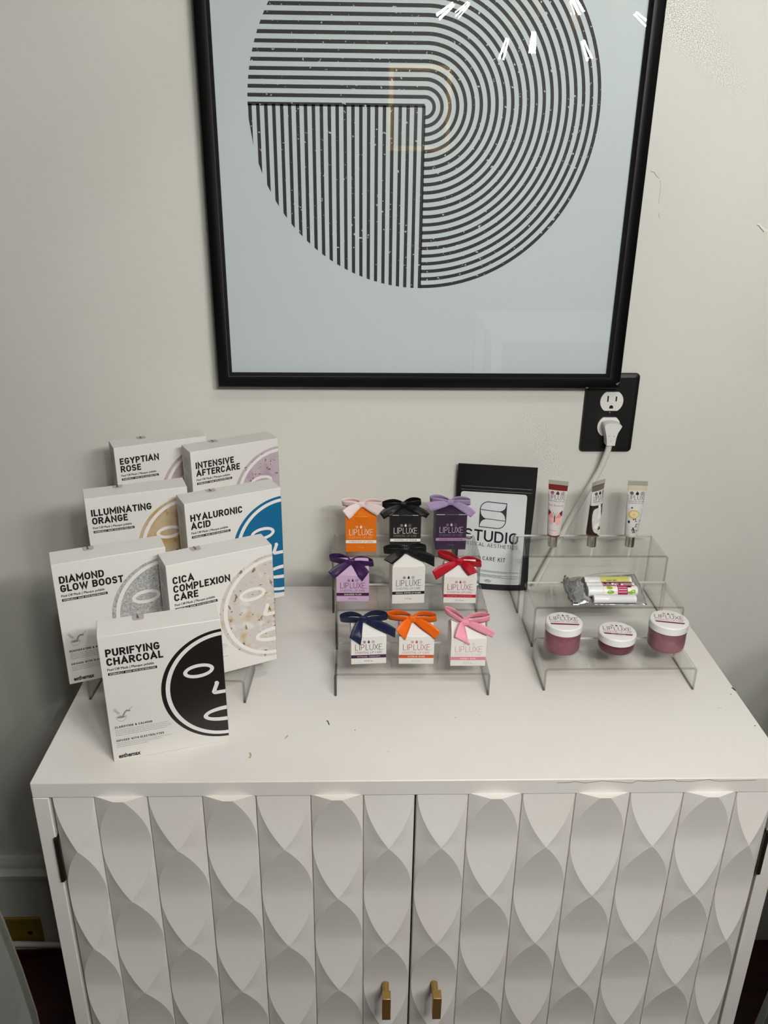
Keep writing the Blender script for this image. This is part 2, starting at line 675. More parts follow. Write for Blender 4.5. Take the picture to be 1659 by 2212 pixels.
# ceiling lamp further back in the room
lampm = mat('lamp_diffuser', (.9, .9, .9), .5, emit=((1.0, .97, .92), 2.0))
cl = thing('ceiling_lamp', 'round white ceiling lamp above the camera', 'lamp', (.45, -1.15, ZC))
b = MB()
b.lathe([(.0001, -.07), (.13, -.062), (.19, -.035), (.2, -.012)], (0, 0, 0), lampm, 40)
b.build('lamp_shade', cl)
b = MB()
b.lathe([(.2, -.012), (.205, -.012), (.205, 0), (.0001, 0)], (0, 0, 0), trimm, 40)
b.build('base', cl)
li = bpy.data.lights.new('ceiling_light', 'AREA')
li.shape = 'DISK'
li.size = .4
li.energy = CEIL_POWER
li.color = CEIL_COLOR
lo = bpy.data.objects.new('ceiling_light', li)
COL.objects.link(lo)
lo.parent = cl
lo.location = (0, 0, -.08)

# things behind the camera that show in the picture glass
gold = mat('gold_leaf', srgb(205, 165, 80), .3, metal=1.0)
gf = thing('gold_picture_frame', 'gold picture frame on the opposite wall, mirrored in the picture glass', 'picture frame', (.276, Y0 + .012, 1.66))
b = MB()
for lo_, hi_ in [((-.16, -.012, -.2), (-.135, .014, .2)), ((.135, -.012, -.2), (.16, .014, .2)), ((-.135, -.012, .175), (.135, .014, .2)), ((-.135, -.012, -.2), (.135, .014, -.175))]:
    b.box(lo_, hi_, gold)
b.build('frame', gf)
b = MB()
b.box((-.135, -.011, -.175), (.135, .002, .175), mat('pale_print', srgb(200, 200, 196), .7))
b.build('picture', gf)
ds = thing('desk', 'white desk across the room, mirrored in the picture glass', 'desk', (1.15, -2.62, 0))
b = MB()
b.box((-.63, -.3, .725), (.63, .3, .76), CARD)
b.build('desktop', ds, .003)
for sx in (-1, 1):
    for sy in (-1, 1):
        b = MB()
        b.box((sx * .6 - .022, sy * .27 - .022, 0), (sx * .6 + .022, sy * .27 + .022, .725), CARD)
        b.build('leg', ds)

# ------------------------------------------------------------------ the cabinet
CX0, CX1, CYF, CYB, ZT = -.3833, .4648, -.4788, -.024, .80672
paint = mat('cabinet_paint', srgb(222, 218, 215), .42, spec=.4, bump=(90, .05, .001))
noise_mix(paint, 5, .5, .8, srgb(216, 210, 205), 3)
edgem = mat('paint_gap', srgb(70, 64, 58), .8)
dirt = mat('brown_speck', srgb(178, 158, 122), .8)
speck = mat('dark_speck', srgb(28, 24, 22), .7)
cab = thing('cabinet', 'white cabinet with two carved leaf-pattern doors, holding the product display', 'cabinet')
RAILZ = .7888
b = MB()
b.box((CX0, CYF, ZT - .0205), (CX1, CYB, ZT), paint)
zt = ZT + .0002
for x, y, pts, wd, mm in [(-.0620, -.375, [(-.002, .003), (-.0005, .0035), (.002, -.0045)], .0012, speck),
                          (-.0288, -.3896, [(-.0006, 0), (.0006, 0)], .0012, speck), (.0944, -.3663, [(-.0006, 0), (.0006, 0)], .001, speck),
                          (-.1098, -.4018, [(-.0015, -.003), (.0015, .003)], .0018, dirt), (-.1489, -.4348, [(-.001, .005), (.001, 0), (.0, -.005)], .0022, dirt),
                          (.4552, -.3211, [(-.001, 0), (.001, 0)], .0012, speck), (.4583, -.3862, [(-.001, 0), (.001, 0)], .0014, speck), (.4635, -.310, [(-.001, .004), (.001, -.003)], .002, speck),
                          (.1250, -.362, [(-.001, 0), (.001, -.001)], .0006, dirt), (.0100, -.43, [(-.001, 0), (.001, -.001)], .0006, dirt), (.43, -.35, [(-.004, 0), (.002, -.001)], .0005, GREYINK)]:
    b.flat(ribbon2d([(x + p[0], y + p[1]) for p in pts], wd, cap=False), (0, 0, zt), (1, 0, 0), (0, 1, 0), mm)
# the lifted veneer along the front edge
cr = [(.196, 0), (.211, .0002), (.2145, .0012), (.228, -.0004), (.246, .0016), (.262, .0004), (.280, -.0008), (.286, .0014), (.300, .0006), (.318, .0016), (.327, .0020), (.330, .0006), (.345, .0002), (.360, .0014), (.3665, .0022), (.372, .0008), (.380, .0004), (.395, .0006), (.42, .0012)]
b.flat(ribbon2d([(x, ZT - .0046 + z * 1.5) for x, z in cr], .0005, cap=False), (0, CYF - .0002, 0), (1, 0, 0), (0, 0, 1), edgem)
b.build('top_panel', cab, .0012, 2)
b = MB()
b.box((CX0, CYF, .10), (CX0 + .0178, CYB - .02, ZT - .0205), paint)
b.build('side_panel', cab, .001, 2)
b = MB()
b.box((CX1 - .0178, CYF, .10), (CX1, CYB - .02, ZT - .0205), paint)
b.build('side_panel', cab, .001, 2)
b = MB()
b.box((CX0 + .0178, CYF + .02, .10), (CX1 - .0178, CYB - .02, .118), paint)
b.build('bottom_panel', cab)
b = MB()
b.box((CX0 + .0178, CYB - .028, .118), (CX1 - .0178, CYB - .02, ZT - .0205), paint)
b.build('back_panel', cab)
b = MB()
b.box((CX0 + .03, CYF + .04, 0), (CX1 - .03, CYB - .03, .10), paint)
b.build('plinth', cab)

AMP, PER, TIPA = .0115, .1518, .7190


def leaf_at(z, kind):
    """depth of the carved leaf at this height and the share of the strip it spans"""
    ph = (z - TIPA) / PER + (0 if kind == 'A' else .5)
    q = 1 - 2 * abs(((ph + .5) % 1.0) - .5)   # 1 at the leaf tips, 0 where it is widest
    return AMP * max(q, 1e-4) ** 1.55, max(1 - max(q, 1e-4) ** 2.15, .002)


def door(cols, kinds, z0, z1, hinge_x, hinge_side, handle_x):
    b = MB()
    nz = 220
    yb = CYF + .0008
    for (xa, xb), kd in zip(cols, kinds):
        g = .0007
        xc, hw_ = (xa + xb) / 2, (xb - xa) / 2 - .0007
        L, Cn, Rr = [], [], []
        for k in range(nz + 1):
            z = z1 + (z0 - z1) * k / nz
            h, f = leaf_at(z, kd)
            f = min(f, .985)
            left = [(xa + .0001, yb + .0035, z)] + [(xc + u * hw_, yb - h * (1 - abs(u)) / (1 - f), z) for u in [-1 + (1 - f) * i / 6 for i in range(7)]]
            right = [(xc + u * hw_, yb - h * (1 - abs(u)) / (1 - f), z) for u in [f + (1 - f) * i / 6 for i in range(7)]] + [(xb - .0001, yb + .0035, z)]
            L.append(left)
            Cn.append([(xc + (-f + 2 * f * i / 8) * hw_, yb - h, z) for i in range(9)])
            Rr.append(right)
        for rows in (L, Cn, Rr):
            b.grid(rows, paint, True, flip=True)
        t = L[0] + Cn[0][1:-1] + Rr[0]
        b.poly([(t[0][0], yb + .016, z1)] + t + [(t[-1][0], yb + .016, z1)], paint)
    xa, xb = cols[0][0], cols[-1][1]
    b.box((xa, yb + .003, z0), (xb, yb + .018, z1 - .0002), paint)
    d = b.build('door', cab)
    # hinge leaf at the outer edge
    h = MB()
    h.box((hinge_x - .0022, CYF - .0035, .6690), (hinge_x + .0022, CYF + .010, .7285), bronze)
    h.tube([(hinge_x + hinge_side * .0012, CYF - .002, .667), (hinge_x + hinge_side * .0012, CYF - .002, .7305)], .0024, bronze, 12)
    h.build('hinge', d)
    # bar knob
    hz = .4895
    k = MB()
    k.tube([(handle_x, CYF - .001, hz), (handle_x, CYF - .031, hz)], .0041, knobm, 20)
    k.box((handle_x - .0051, CYF - .0405, hz - .0125), (handle_x + .0051, CYF - .0285, hz + .0235), knobm)
    ko = k.build('handle', d, .0005, 2)
    ko['label'] = 'small brass bar knob'
    r_ = MB()
    r_.lathe([(.0001, 0), (.0068, 0), (.0066, .0006), (.0001, .0006)], (0, 0, 0), paint, 28)
    r_.v = [(handle_x + p[0], CYF - .0012 - p[2], hz + p[1]) for p in r_.v]
    return d


bronze = mat('dark_bronze', srgb(52, 44, 36), .45, metal=.7)
knobm = mat('brushed_brass', srgb(186, 152, 92), .46, metal=.9)
xs = [-.3622, -.3164, -.2578, -.1974, -.1384, -.0775, -.019, .0383]
door(list(zip(xs[:-1], xs[1:])), 'ABABABA', .125, .7878, -.3637, -1, .0092)
xs = [.0404, .0984, .1587, .219, .2804, .3411, .4012, .4440]
door(list(zip(xs[:-1], xs[1:])), 'ABABABA', .125, .7878, .4455, 1, .0702)

# ------------------------------------------------------------------ framed art print
framem = mat('black_frame', srgb(9, 10, 11), .42, spec=.22)
paperm = mat('art_paper', srgb(212, 220, 222), .7)
artink = mat('worn_black_ink', srgb(36, 35, 34), .6)
noise_mix(artink, 230, .665, .69, srgb(205, 206, 206), 3, coord='Object')
fr = thing('framed_art_print', 'large black framed print of concentric black lines hanging on the wall', 'picture', (-.228, 0, 1.1304))
fr.rotation_euler = (0, -.0011, 0)
FW, FH, FD = .5841, .885, .0225
IN = .0166
b = MB()
# moulding profile (offset inwards, depth)
mp = [(0, 0), (0, FD - .002), (.0015, FD), (IN - .001, FD), (IN, FD - .001), (IN + .0003, FD - .003), (IN + .0024, FD - .0065), (IN + .0026, .006)]
cs = [(0, 0, 1, 1), (FW, 0, -1, 1), (FW, FH, -1, -1), (0, FH, 1, -1)]
for i in range(4):
    a, c = cs[i], cs[(i + 1) % 4]
    for (o0, d0), (o1, d1) in zip(mp[:-1], mp[1:]):
        b.poly([(a[0] + a[2] * o0, -d0, a[1] + a[3] * o0), (c[0] + c[2] * o0, -d0, c[1] + c[3] * o0),
                (c[0] + c[2] * o1, -d1, c[1] + c[3] * o1), (a[0] + a[2] * o1, -d1, a[1] + a[3] * o1)], framem)
chipw = mat('bare_frame_chip', srgb(96, 97, 98), .6)
b.flat([[(FW - .0005, .0105), (FW - .007, .0075), (FW - .004, .0050)], [(FW - .0005, .0045), (FW - .003, .0025), (FW - .004, .001)], [(FW - .050, .0022), (FW - .046, .0020), (FW - .047, .0005), (FW - .0505, .0005)]], (0, -FD, 0), (1, 0, 0), (0, 0, 1), chipw, .0001)
b.build('frame', fr, weld=True)
b = MB()
b.box((.006, -.0095, .006), (FW - .006, -.002, FH - .006), paperm)
CXA, CZA = .0603 + .228 + .0004, 1.5009 - 1.1304
P, R1, T = .01022, .0120, .0045
ac = (CXA, CZA - .0018)
RO = R1 + 21 * P + T / 2
po = []
for k in range(22):
    r = R1 + k * P
    po += ring(ac[0], ac[1], r - T / 2, r - T / 2, r + T / 2, r + T / 2, -90, 90, 72)

    def left_x(z):
        dz = z - ac[1]
        return ac[0] - math.sqrt(max(RO * RO - dz * dz, 0))
    za, zb = ac[1] + r - T / 2, ac[1] + r + T / 2
    la, lb = left_x(za), left_x(min(zb, ac[1] + RO))
    po.append([(la, za), (ac[0], za), (ac[0], zb), (lb, zb)])
po.append([(left_x(CZA - T / 2), CZA - T / 2), (CXA, CZA - T / 2), (CXA, CZA + T / 2), (left_x(CZA + T / 2), CZA + T / 2)])
for k in range(23):
    x0, x1 = CXA - .0035 - k * P, CXA - .0035 - k * P + T
    def low(x):
        dx = x - ac[0]
        return ac[1] - math.sqrt(max(RO * RO - dx * dx, 0))
    if x0 < ac[0] - RO:
        x0 = ac[0] - RO
    if x1 <= x0:
        continue
    po.append([(x0, low(x0)), (x1, low(x1)), (x1, CZA), (x0, CZA)])
b.flat(po, (0, -.0095, 0), (1, 0, 0), (0, 0, 1), artink, .00015)
b.build('print', fr)
b = MB()
b.box((.012, -.0125, .012), (FW - .012, -.0110, FH - .012), clear('picture_glass', (.985, .99, .99), 1.52))
b.build('glazing', fr)

# ------------------------------------------------------------------ outlet on the wall with plug and cord
OX, OZ = .3510, 1.0885
platem = mat('black_plate', srgb(15, 16, 17), .42, spec=.45)
plastic = mat('white_plastic', srgb(222, 221, 217), .38)
slotm = mat('dark_slot', srgb(12, 10, 9), .9)
ot = thing('wall_outlet', 'black wall outlet plate with two white sockets at the corner of the frame', 'outlet', (OX, 0, OZ))


def rrect(w, h, r, n=6):
    return arc(w - r, h - r, r, r, 0, 90, n) + arc(-w + r, h - r, r, r, 90, 180, n) + arc(-w + r, -h + r, r, r, 180, 270, n) + arc(w - r, -h + r, r, r, 270, 360, n)


b = MB()
rows = []
for s, y in [(0, 0), (0, -.0025), (.0012, -.0045), (.006, -.0060)]:
    rows.append([(p[0], y, p[1]) for p in rrect(.0398 - s, .0610 - s, .0062 - min(s, .003))])
b.grid(rows, platem, True, close_u=True, flip=True)
b.poly(rows[-1][::-1], platem)
b.build('cover_plate', ot)
for dz in (.0195, -.0195):
    b = MB()
    o = arc(0, 0, .0172, .0172, 57, 123, 6)
    ol = arc(0, 0, .0172, .0172, -56, 56, 14) + arc(0, 0, .0172, .0172, 124, 236, 14)
    b.prism([(p[0], p[1] + dz) for p in ol][::-1], -.0085, -.004, plastic)
    sk = b.build('socket', ot, .0006, 2)
    s = MB()
    for x0, x1, z0, z1 in [(-.0073, -.0051, -.0005, .0085), (.0052, .0073, .0003, .0078)]:
        s.flat([rect(x0, z0 + dz, x1, z1 + dz)], (0, -.0087, 0), (1, 0, 0), (0, 0, 1), slotm)
    s.flat([arc(0, dz - .0085, .0029, .0029, 0, 180, 10) + [(-.0029, dz - .0108), (.0029, dz - .0108)]], (0, -.0087, 0), (1, 0, 0), (0, 0, 1), slotm)
    s.build('slot', sk)
b = MB()
b.lathe([(.0001, .0012), (.002, .0011), (.0036, .0004), (.004, 0)], (0, 0, 0), platem, 20)
b.v = [(p[0], -.006 - p[2], p[1]) for p in b.v]
b.build('screw', ot)

cordm = mat('white_cord', srgb(214, 212, 205), .45)
pc = thing('power_cord', 'white plug and thick cord running down behind the cabinet from the lower socket', 'power cord', (OX, -.0087, OZ - .0195))
b = MB()
ol = [(-.0128, .0075), (-.0110, .0095), (-.004, .0112), (.004, .0112), (.0110, .0095), (.0150, .0060), (.0125, .0012), (.0098, -.004), (.0082, -.0105), (.0075, -.017), (.0070, -.0245), (-.0060, -.0245), (-.0068, -.017), (-.0080, -.0105), (-.0100, -.003), (-.0122, .003)]
rows = []
for y, s in [(0, .86), (-.004, 1.0), (-.017, 1.0), (-.0195, .93)]:
    rows.append([(p[0] * s, y, p[1] * (s * .5 + .5)) for p in ol])
b.grid(rows, plastic, True, close_u=True)
b.poly(rows[-1], plastic)
b.poly(rows[0][::-1], plastic)
for x, z in [(-.0035, -.009), (.0035, -.009), (0, -.0165)]:
    b.flat([ellipse(x, z, .0006, .0006, 8)], (0, -.0197, 0), (1, 0, 0), (0, 0, 1), slotm)
b.build('plug', pc, .0012, 2)
ctrl = [(.3515, -.020, 1.046), (.3498, -.019, 1.031), (.3420, -.0155, 1.000), (.3245, -.0125, .9590), (.3026, -.011, .9079), (.2817, -.011, .8552), (.2600, -.011, .800), (.243, -.011, .74), (.235, -.0105, .60), (.232, -.0105, .45), (.22, -.0105, .30), (.12, -.0105, .26)]


def smooth_path(c, n=8):
    c = [Vector(p) for p in c]
    out = []
    for i in range(len(c) - 1):
        p0, p1, p2, p3 = c[max(i - 1, 0)], c[i], c[i + 1], c[min(i + 2, len(c) - 1)]
        for k in range(n):
            t = k / n
            out.append(.5 * ((2 * p1) + (p2 - p0) * t + (2 * p0 - 5 * p1 + 4 * p2 - p3) * t * t + (3 * p1 - p0 - 3 * p2 + p3) * t ** 3))
    out.append(c[-1])
    return out


b = MB()
base = Vector((OX, -.0087, OZ - .0195))
b.tube([p - base for p in smooth_path(ctrl)], .0046, cordm, 14)
b.build('cable', pc)

# ------------------------------------------------------------------ low on the left: brass outlet, floor cable, armchairs
dullbrass = mat('dull_brass', srgb(146, 118, 44), .55, metal=.3)
bo = thing('brass_outlet_plate', 'old brass outlet plate on the baseboard left of the cabinet', 'outlet', (-.693, -.016, .055))
b = MB()
b.box((-.057, -.0065, -.034), (.057, 0, .034), dullbrass)
b.build('plate', bo, .004, 3)
b = MB()
b.disc((0, 0, 0), .005, slotm, 20)
b.v = [(.034 + p[0], -.0068, p[1] - .003) for p in b.v]
b.build('socket_hole', bo)
b = MB()
b.tube(smooth_path([(-.80, -.033, .036), (-.69, -.032, .034), (-.63, -.031, .030), (-.56, -.030, .026), (-.45, -.029, .02), (-.36, -.030, .012), (-.2, -.030, .006), (.05, -.04, .006)]), .0055, cordm, 12)
tag(b.build('floor_cable'), 'white cable running along the baseboard across the brass outlet', 'cable')

velvet = mat('grey_green_velvet', srgb(92, 97, 84), .8, sheen=.4, bump=(9, .12, .02))
noise_mix(velvet, 16, .35, .75, srgb(78, 83, 71), 3)


def armchair(loc, rz, label, mirror):
    """chair with its tall rounded back towards the wall; the piped side panel is what shows"""
    t = thing('armchair', label, 'armchair', loc, rz, 'armchairs beside the cabinet')
    w = .56 * mirror                          # width runs away from the cabinet
    def sx(x):
        return x * mirror
    # outer side: back edge leans, rounded top
    side = [(0, .12), (0, .36), (-.012, .46), (-.028, .56), (-.048, .64)] + [(-.06 - .05 * (1 - math.cos(a)), .66 + .03 * math.sin(a)) for a in (0.4, .9, 1.4)] + [(-.30, .62), (-.52, .58), (-.57, .53), (-.58, .30), (-.56, .12)]
    for inner in (0, 1):
        b = MB()
        x0, x1 = (0, .075) if inner == 0 else (.485, .56)
        pts = [(y, z) for y, z in side]
        a = [(sx(x0), y, z) for y, z in pts]
        c = [(sx(x1), y, z) for y, z in pts]
        n = len(pts)
        b.poly(a, velvet)
        b.poly(c[::-1], velvet)
        for i in range(n):
            j = (i + 1) % n
            b.poly([a[j], a[i], c[i], c[j]], velvet)
        b.build('arm', t, .012, 3, weld=True)
        if inner == 0:
            p = MB()
            p.tube([(sx(-.002), y - .008, z - .004) for y, z in side[:9]], .0052, velvet, 10)
            p.build('piping', t)
    b = MB()
    hh = []
    for k in range(25):
        a = PI * k / 24
        ca, sa = math.cos(a), math.sin(a)
        hh.append((.28 + .26 * (abs(ca) ** .55) * (1 if ca > 0 else -1), .60 + .47 * (abs(sa) ** .7)))
    ol = [(.02, .12)] + [(.02, .6)] + hh[::-1] + [(.54, .12)]
    o2 = []
    for x, z in [(.54, .12)] + hh + [(.02, .12)]:
        o2.append((sx(x), z))
    b.prism(o2, -.02, -.11, velvet)
    b.build('backrest', t, .015, 3, weld=True)
    b = MB()
    b.box((min(sx(.075), sx(.485)), -.56, .12), (max(sx(.075), sx(.485)), -.11, .32), velvet)
    b.build('seat_base', t, .01, 2)
    b = MB()
    b.box((min(sx(.078), sx(.482)), -.58, .32), (max(sx(.078), sx(.482)), -.115, .45), velvet)
    b.build('cushion', t, .03, 4)
    for lx in (.05, .51):
        for ly in (-.06, -.52):
            b = MB()
            b.tube([(sx(lx), ly, 0), (sx(lx), ly, .13)], [.011, .018], mat('dark_wood', srgb(45, 28, 20), .5), 12)
            b.build('leg', t)


armchair((-.472, -.405, 0), .0, 'grey-green velvet armchair with a piped edge left of the cabinet', -1)
armchair((.522, -.440, 0), .0, 'grey-green velvet armchair with a piped edge right of the cabinet', 1)

# ------------------------------------------------------------------ clear risers
acr = clear('clear_acrylic', (.972, .972, .964))
acr_e = clear('acrylic_cut_edge', (.66, .655, .63))
acr_b = bpy.data.materials.new('painted_edge_glint')  # whitish mix that paints in the bright line of light bent at the back edge
acr_b.use_nodes = True
_nt = acr_b.node_tree
_nt.nodes.remove(_nt.nodes['Principled BSDF'])
_a, _t, _d, _m1, _m2 = [_nt.nodes.new(k) for k in ('ShaderNodeBsdfTransparent', 'ShaderNodeBsdfGlossy', 'ShaderNodeBsdfDiffuse', 'ShaderNodeMixShader', 'ShaderNodeMixShader')]
_t.inputs['Roughness'].default_value = .32
_t.inputs[0].default_value = _d.inputs[0].default_value = (.9, .9, .88, 1)
_m1.inputs[0].default_value = .5
_m2.inputs[0].default_value = .85
_nt.links.new(_t.outputs[0], _m1.inputs[1])
_nt.links.new(_d.outputs[0], _m1.inputs[2])
_nt.links.new(_a.outputs[0], _m2.inputs[1])
_nt.links.new(_m1.outputs[0], _m2.inputs[2])
_nt.links.new(_m2.outputs[0], _nt.nodes['Material Output'].inputs['Surface'])
RIS = {'low': (.198, .0745, .0340), 'middle': (.2095, .0745, .0645), 'tall': (.219, .0745, .0965)}


def riser(kind, cx, yf, rz, label):
    w, d, h = RIS[kind]
    t = .0032
    o = thing('display_riser', label, 'display riser', (cx, yf, ZT), rz, 'clear acrylic display risers')
    ro = .0055

    def prof(k):
        r = max(ro - k, .0015)
        x, z = w / 2 - k, h - k
        return [(-x, 0)] + arc(-x + r, z - r, r, r, 180, 90, 6) + arc(x - r, z - r, r, r, 90, 0, 6) + [(x, 0)]
    po, pi = prof(0), prof(t)
    b = MB()
    n = len(po)
    for pr, fl in ((po, False), (pi, True)):
        rows = [[(p[0], 0, p[1]) for p in pr], [(p[0], d, p[1]) for p in pr]]
        b.grid(rows, acr, True, flip=not fl)
    for i in range(n - 1):
        b.poly([(po[i][0], 0, po[i][1]), (pi[i][0], 0, pi[i][1]), (pi[i + 1][0], 0, pi[i + 1][1]), (po[i + 1][0], 0, po[i + 1][1])], acr_e)
        b.poly([(po[i][0], d, po[i][1]), (po[i + 1][0], d, po[i + 1][1]), (pi[i + 1][0], d, pi[i + 1][1]), (pi[i][0], d, pi[i][1])], acr_e)
    for e in (0, -1):
        b.poly([(po[e][0], 0, 0), (pi[e][0], 0, 0), (pi[e][0], d, 0), (po[e][0], d, 0)], acr_e)
    b.build('bent_sheet', o)
    e = MB()
    e.tube([(p[0], d, p[1] - t * .5) for p in (po[6], po[n // 2], po[n - 7])], t * .52, acr_b, 10)  # added bead; its pale colour stands in for light caught in the edge
    e.build('edge_glint_bead', o)


riser('low', -.265, -.3300, -.045, 'low clear riser under the two white boxes behind the charcoal face box')
riser('middle', -.265, -.2310, -.02, 'middle clear riser under the blue face and beige face boxes')
riser('tall', -.265, -.1190, -.02, 'tall clear riser under the two rearmost white mask boxes')
riser('low', .0432, -.3205, 0, 'low clear riser under the navy, orange and pink bow cartons')
riser('middle', .0475, -.2115, 0, 'middle clear riser under the purple, black and red bow cartons')
riser('tall', .0447, -.1100, 0, 'tall clear riser under the orange, black and dark purple cartons')
riser('low', .3120, -.3105, .004, 'low clear riser under the three pink jars')
riser('middle', .3220, -.2060, 0, 'middle clear riser under the silver foil bag')
riser('tall', .3222, -.1110, 0, 'tall clear riser under the three squeeze tubes')

# ------------------------------------------------------------------ mask boxes
BW, BH, BD = .1299, .1631, .0373
sidegrey = mat('pale_grey_ink', srgb(165, 163, 158), .6)
seal = clear('clear_seal', (.80, .80, .80), 1.35)
maroon = mat('maroon_ink', srgb(120, 48, 58), .6)


def flecks(name, base_c, specs):
    m = mat(name, base_c, .5, spec=.35)
    for sc, lo, hi, c, st in specs:
        noise_mix(m, sc, lo, hi, c, 2.5, stretch=st)
    return m


FACES = {
    'charcoal': mat('charcoal_print', srgb(29, 26, 24), .35, spec=.5),
    'blue': mat('blue_print', srgb(0, 98, 142), .4),
    'silver': flecks('silver_glitter_print', srgb(158, 158, 158), [(260, .50, .62, srgb(188, 188, 187), None), (340, .56, .64, srgb(128, 128, 128), None), (900, .55, .62, srgb(205, 205, 204), None)]),
    'cica': flecks('herb_flake_print', srgb(200, 192, 187), [(38, .56, .70, srgb(186, 160, 108), None), (60, .55, .68, srgb(214, 209, 206), None), (110, .62, .67, srgb(134, 98, 46), ((1, 1, .6), (0, .7, 0))), (210, .66, .69, srgb(104, 72, 44), ((.5, 1, 1.6), (0, -.6, 0)))]),
    'orange': flecks('orange_peel_print', srgb(190, 172, 145), [(30, .45, .62, srgb(178, 146, 96), None), (42, .62, .70, srgb(150, 98, 28), None), (75, .68, .71, srgb(92, 50, 26), None)]),
    'rose': flecks('rose_petal_print', srgb(186, 168, 170), [(60, .50, .66, srgb(172, 148, 152), None), (130, .63, .67, srgb(140, 38, 60), None), (200, .66, .69, srgb(96, 22, 40), None)]),
    'lavender': flecks('lavender_bud_print', srgb(186, 172, 180), [(50, .48, .66, srgb(172, 152, 165), None), (150, .63, .67, srgb(96, 62, 78), ((.7, 1, 1.5), (0, .7, 0))), (120, .66, .69, srgb(138, 96, 72), ((1.5, 1, .7), (0, .5, 0)))]),
}


def mm(ps):
    return [[(x * .001, y * .001) for x, y in p] for p in ps]


def mask_box(x, y, z, yaw, title, face, heading, label):
    t = thing('mask_box', label, 'box', (x, y, z), yaw, 'white peel-off mask boxes')
    b = MB()
    b.box((0, 0, 0), (BW, BD, BH), CARD)
    n_box = len(b.f)
    ct = b.build('carton', t, .0007, 2)
    p = MB()
    o, ex, ez = (0, 0, 0), (1, 0, 0), (0, 0, 1)
    k = .00016
    # title
    v = 137.6
    for ln in title:
        nat = sum(max(GL[c][0] * 1.02, .17) + .13 for c in ln) * 9.4
        p.flat(mm(stroke_text(ln, 6.3, v, 9.5, .215, width=nat * .995, track=.10, wide=1.07)), o, ex, ez, INK, k)
        v -= 11.25
    v += 11.25
    for dx in (-.12, 0, .12):
        p.flat(mm(font_text('Peel Off Mask | Masque pelable', 6.35 + dx, v - 6.4, 3.1, width=48.6)), o, ex, ez, INK, k * (1 + dx))
    p.flat(mm([rect(6.3, v - 12.2, 57.8, v - 8.9)]), o, ex, ez, INK, k)
    p.flat(mm(stroke_text('HYDROJELLY  MASK WITH ELECTROLYTES', 8, v - 11.6, 2.0, .17, width=48, track=.16)), o, ex, ez, CARDW, k * 1.5)
    # the mixing-bowl drawing
    p.flat(mm(ring(14, 59.3, 5.1, 6.1, 5.5, 6.5, 180, 360, 20)), o, ex, ez, GREYINK, k)
    p.flat(mm(ring(14, 59.3, 5.1, 1.7, 5.5, 2.0, 0, 360, 28)), o, ex, ez, GREYINK, k)
    p.flat(mm([ellipse(14, 58.9, 4.3, 1.4, 24)]), o, ex, ez, GREYINK, k)
    p.flat(mm(ribbon2d([(6.4, 69.6), (8.4, 71.0), (13.0, 64.0), (11.0, 62.4)], .35, True)), o, ex, ez, GREYINK, k)
    p.flat(mm(ribbon2d([(8, 69), (11.6, 64)], .8)), o, ex, ez, GREYINK, k)
    p.flat(mm(ribbon2d([(26.8, 70), (21.5, 65.2)], .6)), o, ex, ez, GREYINK, k)
    p.flat(mm(ribbon2d([(23.4, 65.4), (20.8, 66.2), (18.5, 64.5), (16.6, 61)], 1.9)), o, ex, ez, GREYINK, k)
    # small text
    p.flat(mm(stroke_text(heading, 5.8, 44.6, 2.8, .21, width=min(len(heading) * 2.02, 52), track=.16)), o, ex, ez, INK, k)
    p.flat(mm(stroke_text('INFUSED WITH ELECTROLYTES', 5.6, 26.4, 2.8, .21, width=51.8, track=.16)), o, ex, ez, INK, k)
    rnd = random.Random(len(heading) + int(z * 1000))
    for row, (vv, ln) in enumerate([(41.9, 58), (39.6, 60), (37.3, 61), (35.0, 57), (23.9, 61), (21.6, 50), (19.3, 34)]):
        xx = 5.7
        while xx < 5.7 + ln:
            wl = rnd.uniform(1.6, 5.0)
            p.flat(mm([rect(xx, vv - .35, min(xx + wl, 5.7 + ln), vv + .35)]), o, ex, ez, sidegrey, k)
            xx += wl + .6
    p.flat(mm(font_text('esthemax', 5.8, 4.2, 5.4, width=24.0, bold=.035)), o, ex, ez, INK, k)
    p.flat(mm(font_text('TM', 29.3, 7.6, .7, width=1.3)), o, ex, ez, GREYINK, k)
    # half a face
    f = FACES[face]
    XM = 129.7
    cx, cy = 131.0, 79.2
    full = lambda a, c_: clip_right(fan(ellipse(cx, cy, a, c_, 96)), XM)
    p.flat(mm(full(71.8, 72.1)), o, ex, ez, f, k)
    p.flat(mm(clip_right(ring(cx, cy, 62.2, 64.1, 67.0, 68.6, 80, 280, 80), XM)), o, ex, ez, CARDW, k * 2)
    p.flat(mm(clip_right(ring(101.8, 101.8, 12.7, 4.7, 17.1, 9.0, 0, 360, 48, .05), XM)), o, ex, ez, CARDW, k * 2)
    p.flat(mm(clip_right(ribbon2d([(120.4, 80.6)] + arc(118.9, 71.6, 2.2, 2.2, 190, 270, 6) + [(131, 69.3)], 4.6), XM)), o, ex, ez, CARDW, k * 2)
    p.flat(mm([ellipse(120.4, 82.4, 2.3, 2.3, 16)]), o, ex, ez, CARDW, k * 2.4)
    p.flat(mm(clip_right(ring(131, 39.5, 23.2, 5.1, 28.2, 10.2, 90, 270, 48), XM)), o, ex, ez, CARDW, k * 2)
    # print on the left side of the box: small lines
    rnd = random.Random(5)
    for kx, (n, v0, wd) in enumerate([(10, 150, .6), (26, 122, .45), (8, 60, .45)]):
        for i in range(n):
            ln = rnd.uniform(10, 26)
            p.flat(mm([rect(-32, v0 - i * 2.0, -32 + ln, v0 - i * 2.0 + wd)]), (0, 0, 0), (0, -1, 0), (0, 0, 1), sidegrey, k)
    # the art wraps a little way round the right side
    p.flat(mm([rect(0, 12, 2.0, 149)]), (BW, 0, 0), (0, 1, 0), (0, 0, 1), f, k)
    p.build('printing', ct)
